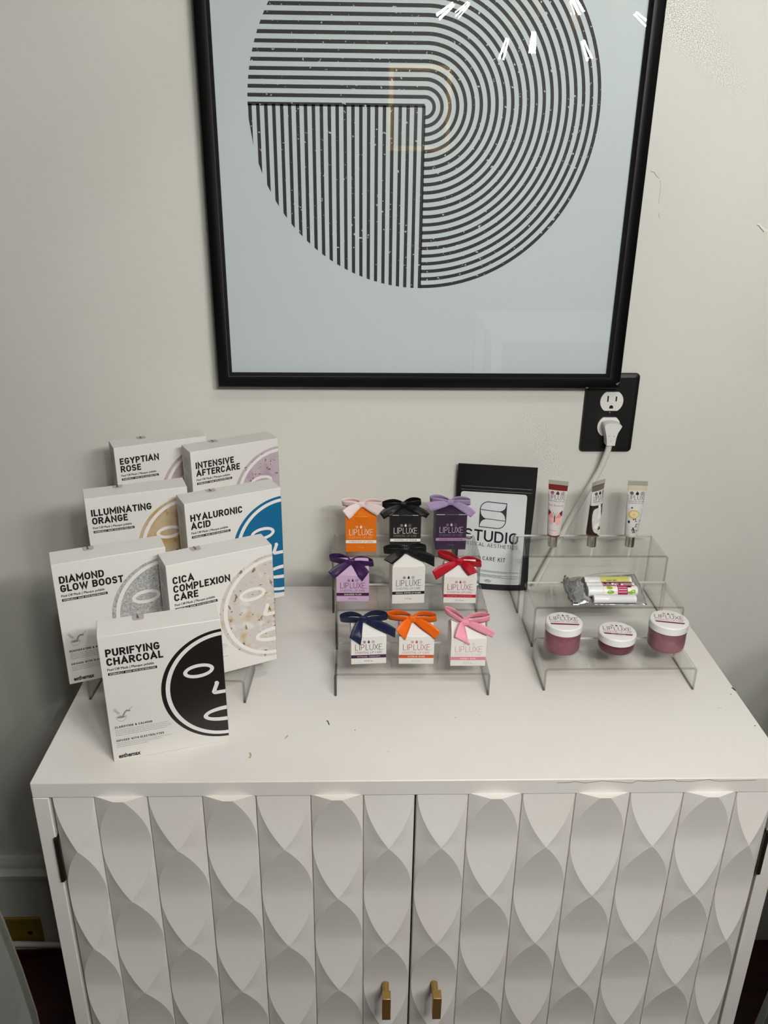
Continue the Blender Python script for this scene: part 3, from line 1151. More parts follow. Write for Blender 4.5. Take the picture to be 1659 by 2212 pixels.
    s = MB()
    s.flat([[(.0375 + q[0], q[1]) for q in [(0, BD), (0, BD - .010), (.0012, BD - .0122), (.003, BD - .013), (.0100, BD - .013), (.0118, BD - .0122), (.013, BD - .010), (.013, BD)]]], (0, 0, BH), (1, 0, 0), (0, 1, 0), seal, .0004)
    s.flat([rect(.0375, 0, .0505, .012)], (0, BD, BH), (1, 0, 0), (0, 0, -1), seal, -.0004)
    for i in range(4):
        s.flat([rect(.0424 + .0001 * i, BD - .009 + i * .0022, .0452 - .0003 * i, BD - .0075 + i * .0022)], (0, 0, BH), (1, 0, 0), (0, 1, 0), maroon, .0005)
    so = s.build('seal_sticker', t)
    so['label'] = 'clear seal sticker with a maroon mark'
    return t


R_ = math.radians
mask_box(-.3007, -.4446, ZT, R_(16.96), ['PURIFYING', 'CHARCOAL'], 'charcoal', 'CLARIFYING & CALMING', 'white mask box with a black half face, standing frontmost on the cabinet top')
mask_box(-.3781, -.3427, ZT + .0342, R_(22.07), ['DIAMOND', 'GLOW BOOST'], 'silver', 'REGENERATING & BRIGHTENING', 'white mask box with a glittery grey half face')
mask_box(-.2466, -.3452, ZT + .0342, R_(26.44), ['CICA', 'COMPLEXION', 'CARE'], 'cica', 'SOOTHING & REPAIRING', 'white mask box with an off-white, brown-flecked half face and three-line title')
mask_box(-.3745, -.2160, ZT + .0647, R_(19.9), ['ILLUMINATING', 'ORANGE'], 'orange', 'BRIGHTENING & TONING', 'white mask box with a tan and brown half face, behind the grey face box')
mask_box(-.2445, -.2330, ZT + .0647, R_(26.9), ['HYALURONIC', 'ACID'], 'blue', 'HYDRATING & PLUMPING', 'white mask box with a bright blue half face')
mask_box(-.3623, -.1090, ZT + .0967, R_(25.7), ['EGYPTIAN', 'ROSE'], 'rose', 'CALMING & SOFTENING', 'white mask box with pink petal-flecked half face, at the back against the wall')
mask_box(-.2546, -.1254, ZT + .0967, R_(29.54), ['INTENSIVE', 'AFTERCARE'], 'lavender', 'SOOTHING & RENEWING', 'white mask box with a mauve, dark-flecked half face, behind the blue face box')

# ------------------------------------------------------------------ gift cartons with bows
BOWS = {
    'orange': [(1.4, 70.6), (-27.8, 72.0), (30.7, 69.6), (-26.8, 67.2), (-17.3, 53.2), (23.0, 58.8), (33.2, 71.9)],
    'black': [(-2.9, 67.7), (-33.9, 65.8), (22.7, 71.0), (-38.3, 60.8), (-32.0, 51.1), (29.6, 53.0), (34.7, 60.4)],
    'lilac': [(-1.1, 70.6), (-31.6, 74.4), (28.1, 70.0), (-39.3, 76.1), (-31.4, 62.7), (27.5, 53.2), (34.3, 61.5)],
    'plum': [(-2.1, 54.5), (-31.8, 59.5), (28.4, 51.6), (-33.3, 47.0), (-24.8, 37.6), (13.1, 32.8), (22.8, 47.5)],
    'masque': [(-3.1, 74.9), (-33.3, 74.9), (25.2, 75.9), (-34.7, 69.7), (-23.2, 62.1), (34.5, 56.8), (33.9, 73.9)],
    'red': [(-0.9, 57.6), (-31.4, 67.5), (29.0, 53.3), (-39.6, 50.0), (-33.7, 37.0), (11.0, 44.4), (22.9, 49.9)],
    'navy': [(-5.8, 58.4), (-35.6, 59.1), (24.6, 60.4), (-24.6, 41.6), (-10.3, 30.1), (33.1, 39.1), (33.7, 52.6)],
    'tangerine': [(-4.9, 58.9), (-37.0, 61.7), (25.4, 58.8), (-27.0, 52.1), (-14.9, 37.1), (23.1, 37.9), (29.1, 49.7)],
    'pink': [(-4.6, 56.8), (-30.7, 73.2), (26.6, 62.6), (-18.8, 44.9), (-0.3, 33.5), (29.0, 43.6), (31.3, 51.8)],
}


def satin(name, c):
    m = mat('satin_' + name, c, .46, spec=.35, sheen=.0)
    m.node_tree.nodes['Principled BSDF'].inputs['Anisotropic'].default_value = .5
    return m


A2 = .0225


def bow(parent, key, ribbon, hw, rh):
    pts = [(x * .001, z * .001) for x, z in BOWS[key]]
    k, ll, rl, t1, t2, t3, t4 = pts
    RW = .0108

    def roof_y(z):
        if z <= hw:
            return -A2
        return -A2 * max(rh - z, 0) / (rh - hw)
    kn = MB()
    rows = []
    for i in range(9):
        u = i / 8
        x = (u - .5) * .0090
        prof = []
        hgt = .0043
        for j in range(12):
            a = 2 * PI * j / 12
            ca, sa = math.cos(a), math.sin(a)
            prof.append((k[0] + x + .0006 * sa, -.0086 + .0030 * abs(ca) ** .6 * (1 if ca > 0 else -1) - .0006 * math.sin(PI * u), k[1] + hgt * abs(sa) ** .6 * (1 if sa > 0 else -1)))
        rows.append(prof)
    kn.grid(rows, ribbon, True, close_u=True)
    kn.poly(rows[0], ribbon)
    kn.poly(rows[-1][::-1], ribbon)
    root = kn.build('bow', parent)
    for tip in (ll, rl):
        s = MB()
        dx, dz = tip[0] - k[0], tip[1] - k[1]
        rows = []
        for i in range(25):
            a = i / 24
            # out along the front, round the end, back behind
            th = PI * 2 * a
            r = (1 - math.cos(th)) / 2
            yy = -.0065 + (-.0062 * math.sin(th) if a < .5 else -.0085 * math.sin(th))
            x = k[0] + dx * r
            z = k[1] + dz * r + .0012 * math.sin(PI * r)
            wd = RW * (.50 + .50 * min(r * 2.4, 1))
            lean = .30 + .25 * a
            rows.append([(x - .0006 * (q) * 2, yy - lean * q * wd, z + q * wd * .95) for q in (-.5, -.17, .17, .5)])
        s.grid(rows, ribbon, True)
        s.build('loop', root, solid=.00035)
    for e1, e2, sg in ((t1, t2, -1), (t3, t4, 1)):
        # outer corner and inner corner of the cut end
        if sg == 1:
            e_in, e_out = e1, e2
        else:
            e_in, e_out = e2, e1
        s = MB()
        rows = []
        n = 16
        sin_ = (k[0] + sg * .0008, k[1] - .0040)
        sout = (k[0] + sg * .0042, k[1] + .0024)
        for i in range(n + 1):
            u = i / n
            row = []
            for st, en, lift in ((sin_, e_in, .25), (sout, e_out, .55)):
                c = (st[0] + (en[0] - st[0]) * (.60 if lift > .4 else .42), st[1] + (en[1] - st[1]) * .30 + (.0032 if lift > .4 else -.0004))
                x = (1 - u) ** 2 * st[0] + 2 * u * (1 - u) * c[0] + u * u * en[0]
                z = (1 - u) ** 2 * st[1] + 2 * u * (1 - u) * c[1] + u * u * en[1]
                row.append((x, z))
            rr = []
            for j in range(5):
                q = j / 4
                x = row[0][0] * (1 - q) + row[1][0] * q
                z = row[0][1] * (1 - q) + row[1][1] * q
                y = -.0085 + (-A2 - .003 + .0085) * (u ** .8)
                if abs(x) < A2 + .002:
                    y = min(y, roof_y(z) - .0022)
                y -= .0005 * math.sin(u * 4 + j * .6)
                rr.append((x, y, z))
            rows.append(rr)
        s.grid(rows, ribbon, True)
        s.build('tail', root, solid=.00035)
    # the band of ribbon round the neck of the carton
    return root


def gift_carton(x, y, lvl, yaw, tall, cols, key, ribbon, band_text, oz, label, cinch=.97):
    """cols: card, dark print, mid print, band, band lettering, volume lettering"""
    card, dark, mid, band, blet, vol = cols
    hw = .0565 if tall else .0405
    rh = .0685 if tall else .0565
    if key == 'masque':
        rh = .0735
    t = thing('gift_carton', label, 'gift box', (x, y, ZT + RIS[lvl][2] + .0001), R_(yaw), 'small bow-tied cartons')
    b = MB()
    a = A2
    r = a * cinch
    vs = [(-a, -a, 0), (a, -a, 0), (a, a, 0), (-a, a, 0), (-a, -a, hw), (a, -a, hw), (a, a, hw), (-a, a, hw), (-r, -.0005, rh), (r, -.0005, rh), (r, .0005, rh), (-r, .0005, rh),
          (-a * .55, 0, hw + (rh - hw) * .45), (a * .55, 0, hw + (rh - hw) * .45)]
    b.mesh(vs, [(0, 3, 2, 1), (0, 1, 5, 4), (1, 2, 6, 5), (2, 3, 7, 6), (3, 0, 4, 7), (4, 5, 9, 8), (6, 7, 11, 10), (8, 9, 10, 11), (5, 6, 13), (5, 13, 9), (13, 6, 10), (13, 10, 9), (7, 4, 12), (12, 4, 8), (7, 12, 11), (12, 8, 11)], card)
    ct = b.build('carton', t, .0005, 2)
    p = MB()
    o, ex, ez = (0, -a, 0), (1, 0, 0), (0, 0, 1)
    k = .00014
    z0 = dict(base=27.2, cap=9.6, b0=14.4, b1=19.1, vol=6.6) if tall else dict(base=20.7, cap=8.9, b0=9.0, b1=13.8, vol=3.6)
    logo(p, o, ex, ez, -.0172, .0172, z0['base'] * .001, z0['cap'] * .001, dark, mid, mid, k, paper=card)
    p.flat([rect(-a + .0002, z0['b0'] * .001, a - .0002, z0['b1'] * .001)], o, ex, ez, band, k)
    w = min(len(band_text) * .00196, .0345)
    p.flat(stroke_text(band_text, 0, z0['b0'] * .001 + .0012, .0023, .15, width=w, track=.18, align='c'), o, ex, ez, blet, k * 1.6)
    p.flat(font_text(oz, 0, z0['vol'] * .001, .0024, width=len(oz) * .00122, align='c'), o, ex, ez, vol, k)
    # the score line and the rounded tuck tab
    if key in ('orange', 'black', 'lilac'):
        tab = mat('tuck_tab_' + key, tuple(card.node_tree.nodes['Principled BSDF'].inputs['Base Color'].default_value)[:3], .2, spec=.6)
        p.flat([arc(0, hw - .0006, .0098, .0098, 180, 360, 18)], o, ex, ez, tab, k * .3)
        sl = Vector((0, a, rh - hw)).normalized()
        p.flat([arc(0, .0004, .0098, .0085, 0, 180, 18)], (0, -a, hw), (1, 0, 0), tuple(sl), tab, k * .3)
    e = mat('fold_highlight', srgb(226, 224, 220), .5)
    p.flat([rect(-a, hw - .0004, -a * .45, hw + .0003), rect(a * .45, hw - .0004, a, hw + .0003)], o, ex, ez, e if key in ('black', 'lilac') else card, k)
    p.build('printing', ct)
    bow(t, key, ribbon, hw, rh)
    return t


def ink(name, r, g, b_):
    return mat('ink_' + name, srgb(r, g, b_), .5, spec=.35)


white_i = ink('white', 236, 233, 226)
black_c = mat('black_card', srgb(26, 27, 28), .42)
orange_c = mat('orange_card', srgb(222, 112, 6), .45)
purple_c = mat('dark_purple_card', srgb(52, 34, 58), .42)
lilac_c = mat('lilac_card', srgb(196, 164, 196), .45)
plum_i, crimson_i = ink('plum', 72, 38, 66), ink('crimson', 178, 22, 44)
gift_carton(-.0218, -.0761, 'tall', 0, True, (orange_c, white_i, ink('peach', 244, 172, 116), white_i, ink('grey', 110, 105, 100), ink('peach', 0, 0, 0)), 'orange', satin('white', srgb(226, 210, 208)), 'CITRUS KISS LIP SCRUB', '1 fl oz', 'bright orange carton tied with a white ribbon bow')
gift_carton(.0433, -.0705, 'tall', 0, True, (black_c, white_i, ink('mid grey', 150, 148, 144), white_i, INK, ink('mid grey', 0, 0, 0)), 'black', satin('black', srgb(17, 18, 19)), 'WHIPPED LIP SCRUB', '1 fl oz', 'black carton tied with a black ribbon bow', .85)
gift_carton(.1108, -.0679, 'tall', 0, True, (purple_c, ink('lilac white', 206, 186, 206), ink('muted lilac', 132, 108, 136), ink('lilac band', 172, 128, 172), plum_i, ink('muted lilac', 0, 0, 0)), 'lilac', satin('lilac', srgb(158, 138, 172)), 'SUGARED PLUM SCRUB', '1 fl oz', 'dark purple carton tied with a lilac ribbon bow')
gift_carton(-.0332, -.1679, 'middle', -.2, False, (lilac_c, plum_i, ink('mid plum', 116, 76, 108), ink('plum band', 62, 30, 52), white_i, plum_i), 'plum', satin('purple', srgb(54, 28, 74)), 'SUGARED PLUM', '0.5 fl oz', 'lilac carton tied with a dark purple ribbon bow')
gift_carton(.0418, -.1737, 'middle', 3.4, True, (CARD, INK, ink('soft black', 84, 82, 82), INK, white_i, ink('soft black', 0, 0, 0)), 'masque', MATS['satin_black'], 'ORIGINAL WHIPPED LIP MASQUE', '1 fl oz', 'tall white carton tied with a black ribbon bow', .5)
gift_carton(.1152, -.173, 'middle', -2.2, False, (CARD, ink('wine', 150, 40, 56), ink('rose wine', 178, 108, 112), crimson_i, ink('pale rose', 222, 120, 130), ink('rose wine', 0, 0, 0)), 'red', satin('red', srgb(168, 16, 36)), 'PLUMPING PEPPERMINT', '0.5 fl oz', 'white carton tied with a bright red ribbon bow')
gift_carton(-.0133, -.2768, 'low', 3.4, False, (CARD, ink('dark plum', 52, 32, 48), ink('soft plum', 98, 80, 92), ink('plum band', 0, 0, 0), ink('soft lilac', 196, 176, 190), ink('soft plum', 0, 0, 0)), 'navy', satin('navy', srgb(18, 28, 62)), 'INTENSE THERAPY', '0.5 fl oz', 'white carton tied with a navy blue ribbon bow')
gift_carton(.049, -.2773, 'low', -.4, False, (CARD, ink('rust', 172, 82, 52), ink('soft rust', 190, 138, 118), ink('rust band', 196, 84, 44), white_i, ink('pale grey', 172, 166, 162)), 'tangerine', satin('orange', srgb(222, 98, 8)), 'CITRUS KISS', '0.5 fl oz', 'white carton tied with an orange ribbon bow')
gift_carton(.1148, -.2825, 'low', -.4, False, (CARD, ink('dusty rose', 196, 138, 146), ink('pale rose print', 214, 180, 184), ink('rose band', 208, 128, 142), white_i, ink('pale grey', 0, 0, 0)), 'pink', satin('pink', srgb(226, 148, 166)), 'HONEY KISS', '0.5 fl oz', 'white carton tied with a pale pink ribbon bow')

# ------------------------------------------------------------------ black stand-up pouch
pouchm = mat('black_foil', srgb(17, 18, 20), .38, spec=.5, bump=(26, .25, .004))
labelm = mat('glossy_label', srgb(214, 217, 219), .3, spec=.5, bump=(18, .12, .004))
PW, PH = .1195, .2045
po_ = thing('stand_up_pouch', 'black stand-up pouch with a white label leaning against the wall', 'pouch', (.1845, -.0255, ZT), R_(-9.5))


def pouch_y(u, z):
    """front face of the pouch: full below, flat at the sealed top"""
    s = max(0.0, 1 - (2 * u - 1) ** 2)
    f = max(0.0, min(1.0, (.150 - z) / .14))
    return -(.0012 + .0100 * s ** .6 * f ** .7)


b = MB()
fr_, bk = [], []
nz, nx = 30, 24
for j in range(nz + 1):
    z = PH * j / nz
    wv = PW / 2 - .0022 * math.exp(-((z - .075) / .05) ** 2)
    lean = .0045 * z / PH
    fr_.append([(-wv + 2 * wv * i / nx, pouch_y(i / nx, z) + lean, z) for i in range(nx + 1)])
    bk.append([(-wv + 2 * wv * i / nx, .0005 - .4 * pouch_y(i / nx, z) * (.3 if z > .1 else .45) + lean, z) for i in range(nx + 1)])
b.grid(fr_, pouchm, True)
b.grid(bk, pouchm, True, flip=True)
b.grid([fr_[0], bk[0]], pouchm, False, flip=True)
b.grid([fr_[-1], bk[-1]], pouchm, False)
b.grid([[r[0] for r in fr_], [r[0] for r in bk]], pouchm, False)
b.grid([[r[-1] for r in fr_], [r[-1] for r in bk]], pouchm, False, flip=True)
body = b.build('pouch_body', po_)
b = MB()
for zz in (.1690, .1635):
    b.tube([(-PW / 2 + .006 + (PW - .012) * i / 12, pouch_y(.02 + .96 * i / 12, zz) + .0045 * zz / PH, zz) for i in range(13)], .0014, pouchm, 8)
b.build('zip_seal', po_)
lb = MB()
LX0, LX1, LZ0, LZ1 = -.0535, .0475, .0105, .1605


def on_label(x, z, off):
    u = (x + PW / 2) / PW
    return (x, pouch_y(u, z) + .0045 * z / PH - off, z)


n1, n2 = 20, 26
rows = []
for z in sorted([LZ0 + (LZ1 - LZ0) * j / n2 for j in range(n2 + 1)] + [q for j in range(1, 9) for q in (LZ0 + .0045 * (1 - math.cos(j * PI / 18)), LZ1 - .0045 * (1 - math.cos(j * PI / 18)))]):
    c = .0045
    inset = 0.0
    for zc in (LZ0, LZ1):
        dz = c - abs(z - zc)
        if dz > 0:
            inset = c - math.sqrt(max(c * c - dz * dz, 0))
    rows.append([on_label(LX0 + inset + (LX1 - LX0 - 2 * inset) * i / n1, z, .0006) for i in range(n1 + 1)])
lb.grid(rows, labelm, True)


def lab(polys, m):
    for p in polys:
        lb.poly([on_label(x, z - .045 * (x + .003), .0010) for x, z in p], m)


# the emblem: three stacked leaf-like bands making an S
ex0, ex1, ez0, ez1 = -.0225, .0175, .1045, .1455
hgt = ez1 - ez0


def E(u, v):
    return (ex0 + (ex1 - ex0) * u, ez0 + hgt * v)


lw = .00125
dk = mat('slate_ink', srgb(44, 47, 50), .45)
lab([[E(*p) for p in q] for q in ribbon2d([(1, 1), (.32, 1)] + arc(.32, .68, .32, .32, 90, 180, 10) + [(0, 0), (.7, 0)] + arc(.68, .32, .32, .32, 270, 360, 10) + [(1, 1)], .032, True)], dk)
lab([[E(*p) for p in q] for q in ribbon2d([(0, .68), (.75, .66)], .026)], dk)
lab([[E(*p) for p in q] for q in ribbon2d([(.25, .34), (1, .32)], .026)], dk)
lab([[E(*p) for p in t_] for t_ in fan([(1, .98)] + arc(.72, .98, .28, .30, 0, -75, 6) + [(.72, .665)] + arc(.72, .30, .28, .36, 80, 0, 6))], dk)
lab([[E(*p) for p in t_] for t_ in fan([(0, .02)] + arc(.28, .02, .28, .30, 180, 105, 6) + [(.28, .335)] + arc(.28, .70, .28, .36, 260, 180, 6))], dk)
lab(stroke_text('STUDIO', -.0450, .0810, .0185, .155, width=.0840, track=.12, wide=1.18), INK)
lab(stroke_text('MEDICAL AESTHETICS', -.0455, .0725, .0062, .11, width=.0840, track=.22, wide=1.1), INK)
lab(stroke_text('LIP CARE KIT', -.0290, .0500, .0066, .16, width=.0500, track=.3, wide=1.1, serif=True), INK)
rnd = random.Random(3)
for zz, wl in [(.0330, .086), (.0312, .070), (.0262, .086), (.0244, .062), (.0226, .086)]:
    x = -.044
    while x < -.044 + wl:
        w_ = rnd.uniform(.003, .012)
        lab([rect(x, zz - .0003, min(x + w_, -.044 + wl), zz + .0003)], mat('label_small_print', srgb(92, 94, 96), .5))
        x += w_ + .0006
for zz, wl in [(.0178, .006), (.0164, .012), (.0150, .010), (.0136, .008)]:
    lab([rect(-.004 - wl / 2, zz - .0003, -.004 + wl / 2, zz + .0003)], MATS['label_small_print'])
lbo = lb.build('label_sheet', po_)
lbo['label'] = 'white printed label'

# ------------------------------------------------------------------ squeeze tubes
chrome = mat('silver_cap', srgb(222, 220, 214), .22, metal=1.0)
crimpm = clear('clear_crimp', (.80, .80, .77), 1.4, .2)


def lip_tube(x, y, yaw, gel, label, art):
    h = .1045
    t = thing('lip_tube', label, 'squeeze tube', (x, y, ZT + RIS['tall'][2] + .0001), R_(yaw), 'lip gloss squeeze tubes')
    b = MB()
    b.lathe([(.0001, 0), (.0068, 0), (.0073, .0005), (.00735, .0175), (.0068, .0182), (.0001, .0182)], (0, 0, 0), chrome, 36)
    b.build('cap', t)
    z0, z1 = .0182, h - .0065

    def section(z, n=40, grow=0.0):
        f = max(0, min(1, (z - z0) / (z1 - z0)))
        e = f ** 1.6
        rx = .0094 + (.0140 - .0094) * f
        ry = .0094 * (1 - e) + .0006
        return [((rx + grow) * math.cos(2 * PI * i / n), (ry + grow) * math.sin(2 * PI * i / n), z) for i in range(n)]
    b = MB()
    zs = [z0 + (z1 - z0) * i / 24 for i in range(25)]
    rows = [[(p[0] * .78, p[1] * .78, z0 - .0002) for p in section(z0)]] + [section(z) for z in zs]
    b.grid(rows, gel, True, close_u=True)
    b.build('tube_body', t)
    b = MB()
    b.box((-.0143, -.0006, z1 - .0005), (.0143, .0006, h), crimpm)
    b.build('crimp', t)
    # printed sleeve
    s = MB()
    s0, s1 = .0208, h - .0145
    wr = mat('tube_print', srgb(214, 212, 211), .35)
    rows = [section(s0 + (s1 - s0) * i / 20, 40, .00012) for i in range(21)]
    s.grid(rows, wr, True, close_u=True)

    def wrap(polys, m, off):
        for p in sliced(polys, .0012):
            q = []
            for (u, z) in p:
                f = max(0, min(1, (z - z0) / (z1 - z0)))
                rx = .0094 + (.0140 - .0094) * f
                ry = .0094 * (1 - f ** 1.6) + .0006
                an = u / .0100
                q.append(((rx + off) * math.sin(an), -(ry + off) * math.cos(an), z))
            s.poly(q, m)
    art(wrap, s0, s1)
    so = s.build('sleeve', t)
    return t


def tube_logo(wrap, s1, dark, mid, shift=0.0):
    k = .0004
    wrap(stroke_text('LIPLUXE', shift, s1 - .0135, .0070, .085, width=.0225, track=.1, align='c'), dark, k)
    wrap(stroke_text('ESSENTIAL LIP CARE', shift, s1 - .0170, .0020, .13, width=.0225, track=.16, align='c'), mid, k)
    wrap([leaf_shapes(shift - .0062, s1 - .0038, .0024)], mid, k)
    wrap([drop(shift, s1 - .0040, .0023)], dark, k)
    wrap(honeycomb(shift + .0062, s1 - .0038, .0030), dark, k)


def art_butterfly(wrap, s0, s1):
    wine, rose = ink('tube wine', 120, 20, 60), ink('tube rose', 226, 148, 150)
    pale = ink('tube pale rose', 236, 178, 172)
    tube_logo(wrap, s1, ink('tube dark wine', 92, 40, 62), ink('tube mid wine', 150, 90, 110), .0005)
    wrap(font_text('Pink Butterfly', 0, s1 - .0238, .0030, width=.021, align='c', shear=.3), ink('tube soft wine', 190, 120, 140), .0004)
    cx, cz = .0, s0 + .0290
    for sg in (-1, 1):
        up = [(cx + sg * .0006, cz - .001), (cx + sg * .0030, cz + .0040), (cx + sg * .0065, cz + .0085), (cx + sg * .0096, cz + .0108), (cx + sg * .0098, cz + .004), (cx + sg * .0080, cz - .0005), (cx + sg * .003, cz - .003)]
        wrap(fan(up), rose, .0004)
        wrap(fan([(cx + sg * .0050, cz + .0068), (cx + sg * .0096, cz + .0108), (cx + sg * .0098, cz + .003), (cx + sg * .0082, cz + .001), (cx + sg * .0070, cz + .004)]), wine, .0006)
        wrap(fan([(cx + sg * .0004, cz - .002), (cx + sg * .004, cz - .0008), (cx + sg * .0082, cz - .003), (cx + sg * .0084, cz - .008), (cx + sg * .006, cz - .0120), (cx + sg * .0030, cz - .0122), (cx + sg * .0008, cz - .007)]), pale, .00045)
    wrap(ribbon2d([(cx, cz + .002), (cx, cz - .007)], .0011), INK, .0007)
    wrap(ribbon2d([(cx, cz + .003), (cx - .003, cz + .0075)], .0003) + ribbon2d([(cx, cz + .003), (cx + .003, cz + .0075)], .0003), INK, .0006)
    wrap([rect(-.0065, s0 + .0075, .0055, s0 + .0085)], rose, .0004)


def art_coconut(wrap, s0, s1):
    dk_ = ink('coconut shell', 48, 32, 30)
    br = ink('coconut brown', 92, 60, 50)
    tube_logo(wrap, s1, INK, ink('tube grey', 90, 88, 88), .0015)
    n = 34
    z_hi = s1 - .0215
    for i in range(n):
        u0, u1 = -.0260 + .0520 * i / n, -.0260 + .0520 * (i + 1) / n
        wrap([[(u0, s0), (u1, s0), (u1, z_hi), (u0, z_hi)]], dk_, .0003)
    wrap(fan([(-.0018, z_hi), (.0028, z_hi), (.0026, z_hi - .012), (.0040, z_hi - .020), (-.0035, z_hi - .022), (-.0016, z_hi - .010)]), white_i, .00045)
    wrap(fan(ellipse(.0062, s0 + .0185, .0032, .0056, 20, .3)), white_i, .0005)
    wrap(fan(ellipse(-.0040, s0 + .0165, .0026, .0052, 20, -.7)), white_i, .00052)
    wrap(fan([(.000, s0 + .0155), (.0035, s0 + .010), (-.003, s0 + .009)]), br, .00054)
    wrap(fan(ellipse(.0035, s0 + .0045, .0062, .0045, 20, .25)), ink('coconut flesh', 222, 218, 206), .0005)
    wrap(fan(ellipse(.006, z_hi - .010, .0026, .0075, 20)), br, .0004)


def art_lemon(wrap, s0, s1):
    gold_i, lem = ink('lemon rind', 204, 176, 96), ink('lemon flesh', 230, 212, 170)
    tube_logo(wrap, s1, INK, ink('tube grey', 0, 0, 0), .0005)
    wrap(stroke_text('PASSIONFRUIT LIP GLOSS', 0, s1 - .0195, .0012, .14, width=.020, track=.16, align='c'), INK, .0004)
    cx, cz = -.0012, s0 + .0335
    wrap(fan(ellipse(cx, cz, .0070, .0066, 28)), gold_i, .0004)
    wrap(fan(ellipse(cx + .0005, cz, .0054, .0050, 24)), lem, .0005)
    for k in range(8):
        a = k * PI / 4
        wrap(ribbon2d([(cx, cz), (cx + .0050 * math.cos(a), cz + .0046 * math.sin(a))], .0003), gold_i, .0006)
    rnd = random.Random(11)
    wrap(fan(ellipse(-.0040, s0 + .0435, .0012, .0011, 12)), INK, .0005)
    wrap(fan(ellipse(-.0068, s0 + .0215, .0016, .0021, 12)), INK, .0005)
    for i in range(30):
        u = rnd.uniform(-.0015, .0088)
        z = s0 + rnd.uniform(.005, .0265)
        if u < .0065 - (z - s0) * .28 + .0 or True:
            wrap(fan(ellipse(u, z, rnd.uniform(.0005, .0009), rnd.uniform(.0006, .0011), 10, rnd.uniform(0, 2))), INK, .0005)
    for i in range(22):
        wrap([ellipse(rnd.uniform(-.007, .006), s0 + rnd.uniform(.001, .006), .00025, .00025, 6)], GREYINK, .0004)


gel_red = mat('red_gel', srgb(122, 44, 40), .25, coat=.4)
gel_taupe = mat('taupe_gel', srgb(112, 98, 90), .25, coat=.4)
gel_clear = mat('pale_gel', srgb(206, 196, 172), .2, coat=.5)
lip_tube(.2661, -.0768, -18, gel_red, 'squeeze tube with a pink butterfly on white, nearest the black pouch', art_butterfly)
lip_tube(.3251, -.0768, 36, gel_taupe, 'squeeze tube with brown coconut pieces, between the other two tubes', art_coconut)
lip_tube(.3827, -.0772, -6, gel_clear, 'squeeze tube with a lemon slice and black dots', art_lemon)

# ------------------------------------------------------------------ jars
lidm = mat('white_lid', srgb(222, 221, 220), .4, bump=(120, .04, .0005))
jarglass = clear('jar_glass', (.97, .96, .965), 1.5)
wine_i = ink('jar wine', 118, 14, 44)
rosed = ink('jar rose', 128, 60, 74)


def lip_jar(x, y, yaw, body_h, r, fill, label, low=False, named=False):
    lidh = .0110
    t = thing('lip_jar', label, 'cosmetic jar', (x, y, ZT + RIS['low'][2] + .0001), R_(yaw), 'round glass cosmetic jars')
    g = MB()
    g.lathe([(.0001, .0002), (r * .80, .0002), (r * .90, .0006), (r * .965, .0030), (r, .0065), (r, body_h - .002), (r * .96, body_h)], (0, 0, 0), jarglass, 56)
    g.build('glass_jar', t)
    f = MB()
    k = r - .0005
    f.lathe([(.0001, .0030), (k * .88, .0030), (k * .95, .0042), (k * .985, .0062), (k, .0090), (k, body_h - .0005), (.0001, body_h - .0003)], (0, 0, 0), fill, 56)
    f.build('filling', t)
    b = MB()
    R2 = r + .0007
    z = body_h - .0004
    b.lathe([(R2 - .001, z), (R2, z + .0004), (R2, z + lidh - .0016), (R2 - .0012, z + lidh - .0002), (R2 - .0022, z + lidh), (.0001, z + lidh)], (0, 0, 0), lidm, 64)
    lid = b.build('lid', t)
    p = MB()
    o, ex, ez = (0, 0, z + lidh), (1, 0, 0), (0, 1, 0)
    kk = .0002
    logo(p, o, ex, ez, -.0185, .0185, .0008 - (0 if not low else .0006), .0092, rosed, ink('jar soft rose', 168, 118, 128), ink('jar soft rose', 0, 0, 0), kk, paper=lidm, t=.085)
    p.flat([[(-.0190, -.0070), (-.0175, -.0102), (.0175, -.0102), (.0190, -.0070)]], o, ex, ez, wine_i, kk)
    if named:
        p.flat(stroke_text('BERRY HIBISCUS', 0, -.0093, .0015, .15, width=.018, track=.2, align='c'), o, ex, ez, white_i, kk * 2)
        p.flat(font_text('0.5 fl oz', 0, -.0135, .0016, width=.009, align='c'), o, ex, ez, GREYINK, kk)
    p.build('lid_printing', lid)
    return t


fill_a = mat('rose_scrub', srgb(132, 72, 88), .45)
noise_mix(fill_a, 300, .5, .7, srgb(140, 82, 97), 2)
fill_b = mat('berry_balm', srgb(96, 30, 51), .35)
fill_c = mat('mauve_scrub', srgb(136, 88, 101), .5)
noise_mix(fill_c, 40, .5, .7, srgb(158, 104, 106), 2)
noise_mix(fill_c, 90, .70, .72, srgb(70, 26, 46), 1, stretch=((1, 1, 3), (0, 0, 0)))
lip_jar(.2434, -.2666, -5, .0330, .0234, fill_a, 'tall round jar of rose pink scrub beneath the foil bag')
lip_jar(.3158, -.2660, -9, .0175, .0239, fill_b, 'short round jar of dark berry balm between the two tall jars', True, True)
lip_jar(.3840, -.2615, -12, .0322, .0244, fill_c, 'tall round jar of mauve scrub at the open end of the low riser')

# ------------------------------------------------------------------ foil bag with lip balm sticks
foil = mat('silver_foil', srgb(196, 196, 198), .24, metal=.9, bump=(70, .45, .004))
film = clear('clear_film', (.97, .97, .97), 1.35, .05, bump=(60, .8, .004))
zr = ZT + RIS['middle'][2]
bag = thing('foil_bag', 'silver foil zip bag of lip balm sticks on the middle riser', 'bag', (.322, -.170, zr))
TL, BL, BR, TR = Vector((.2719, -.1360, .0055)), Vector((.2690, -.2045, .0004)), Vector((.3740, -.2040, .0004)), Vector((.3765, -.1330, .0110))


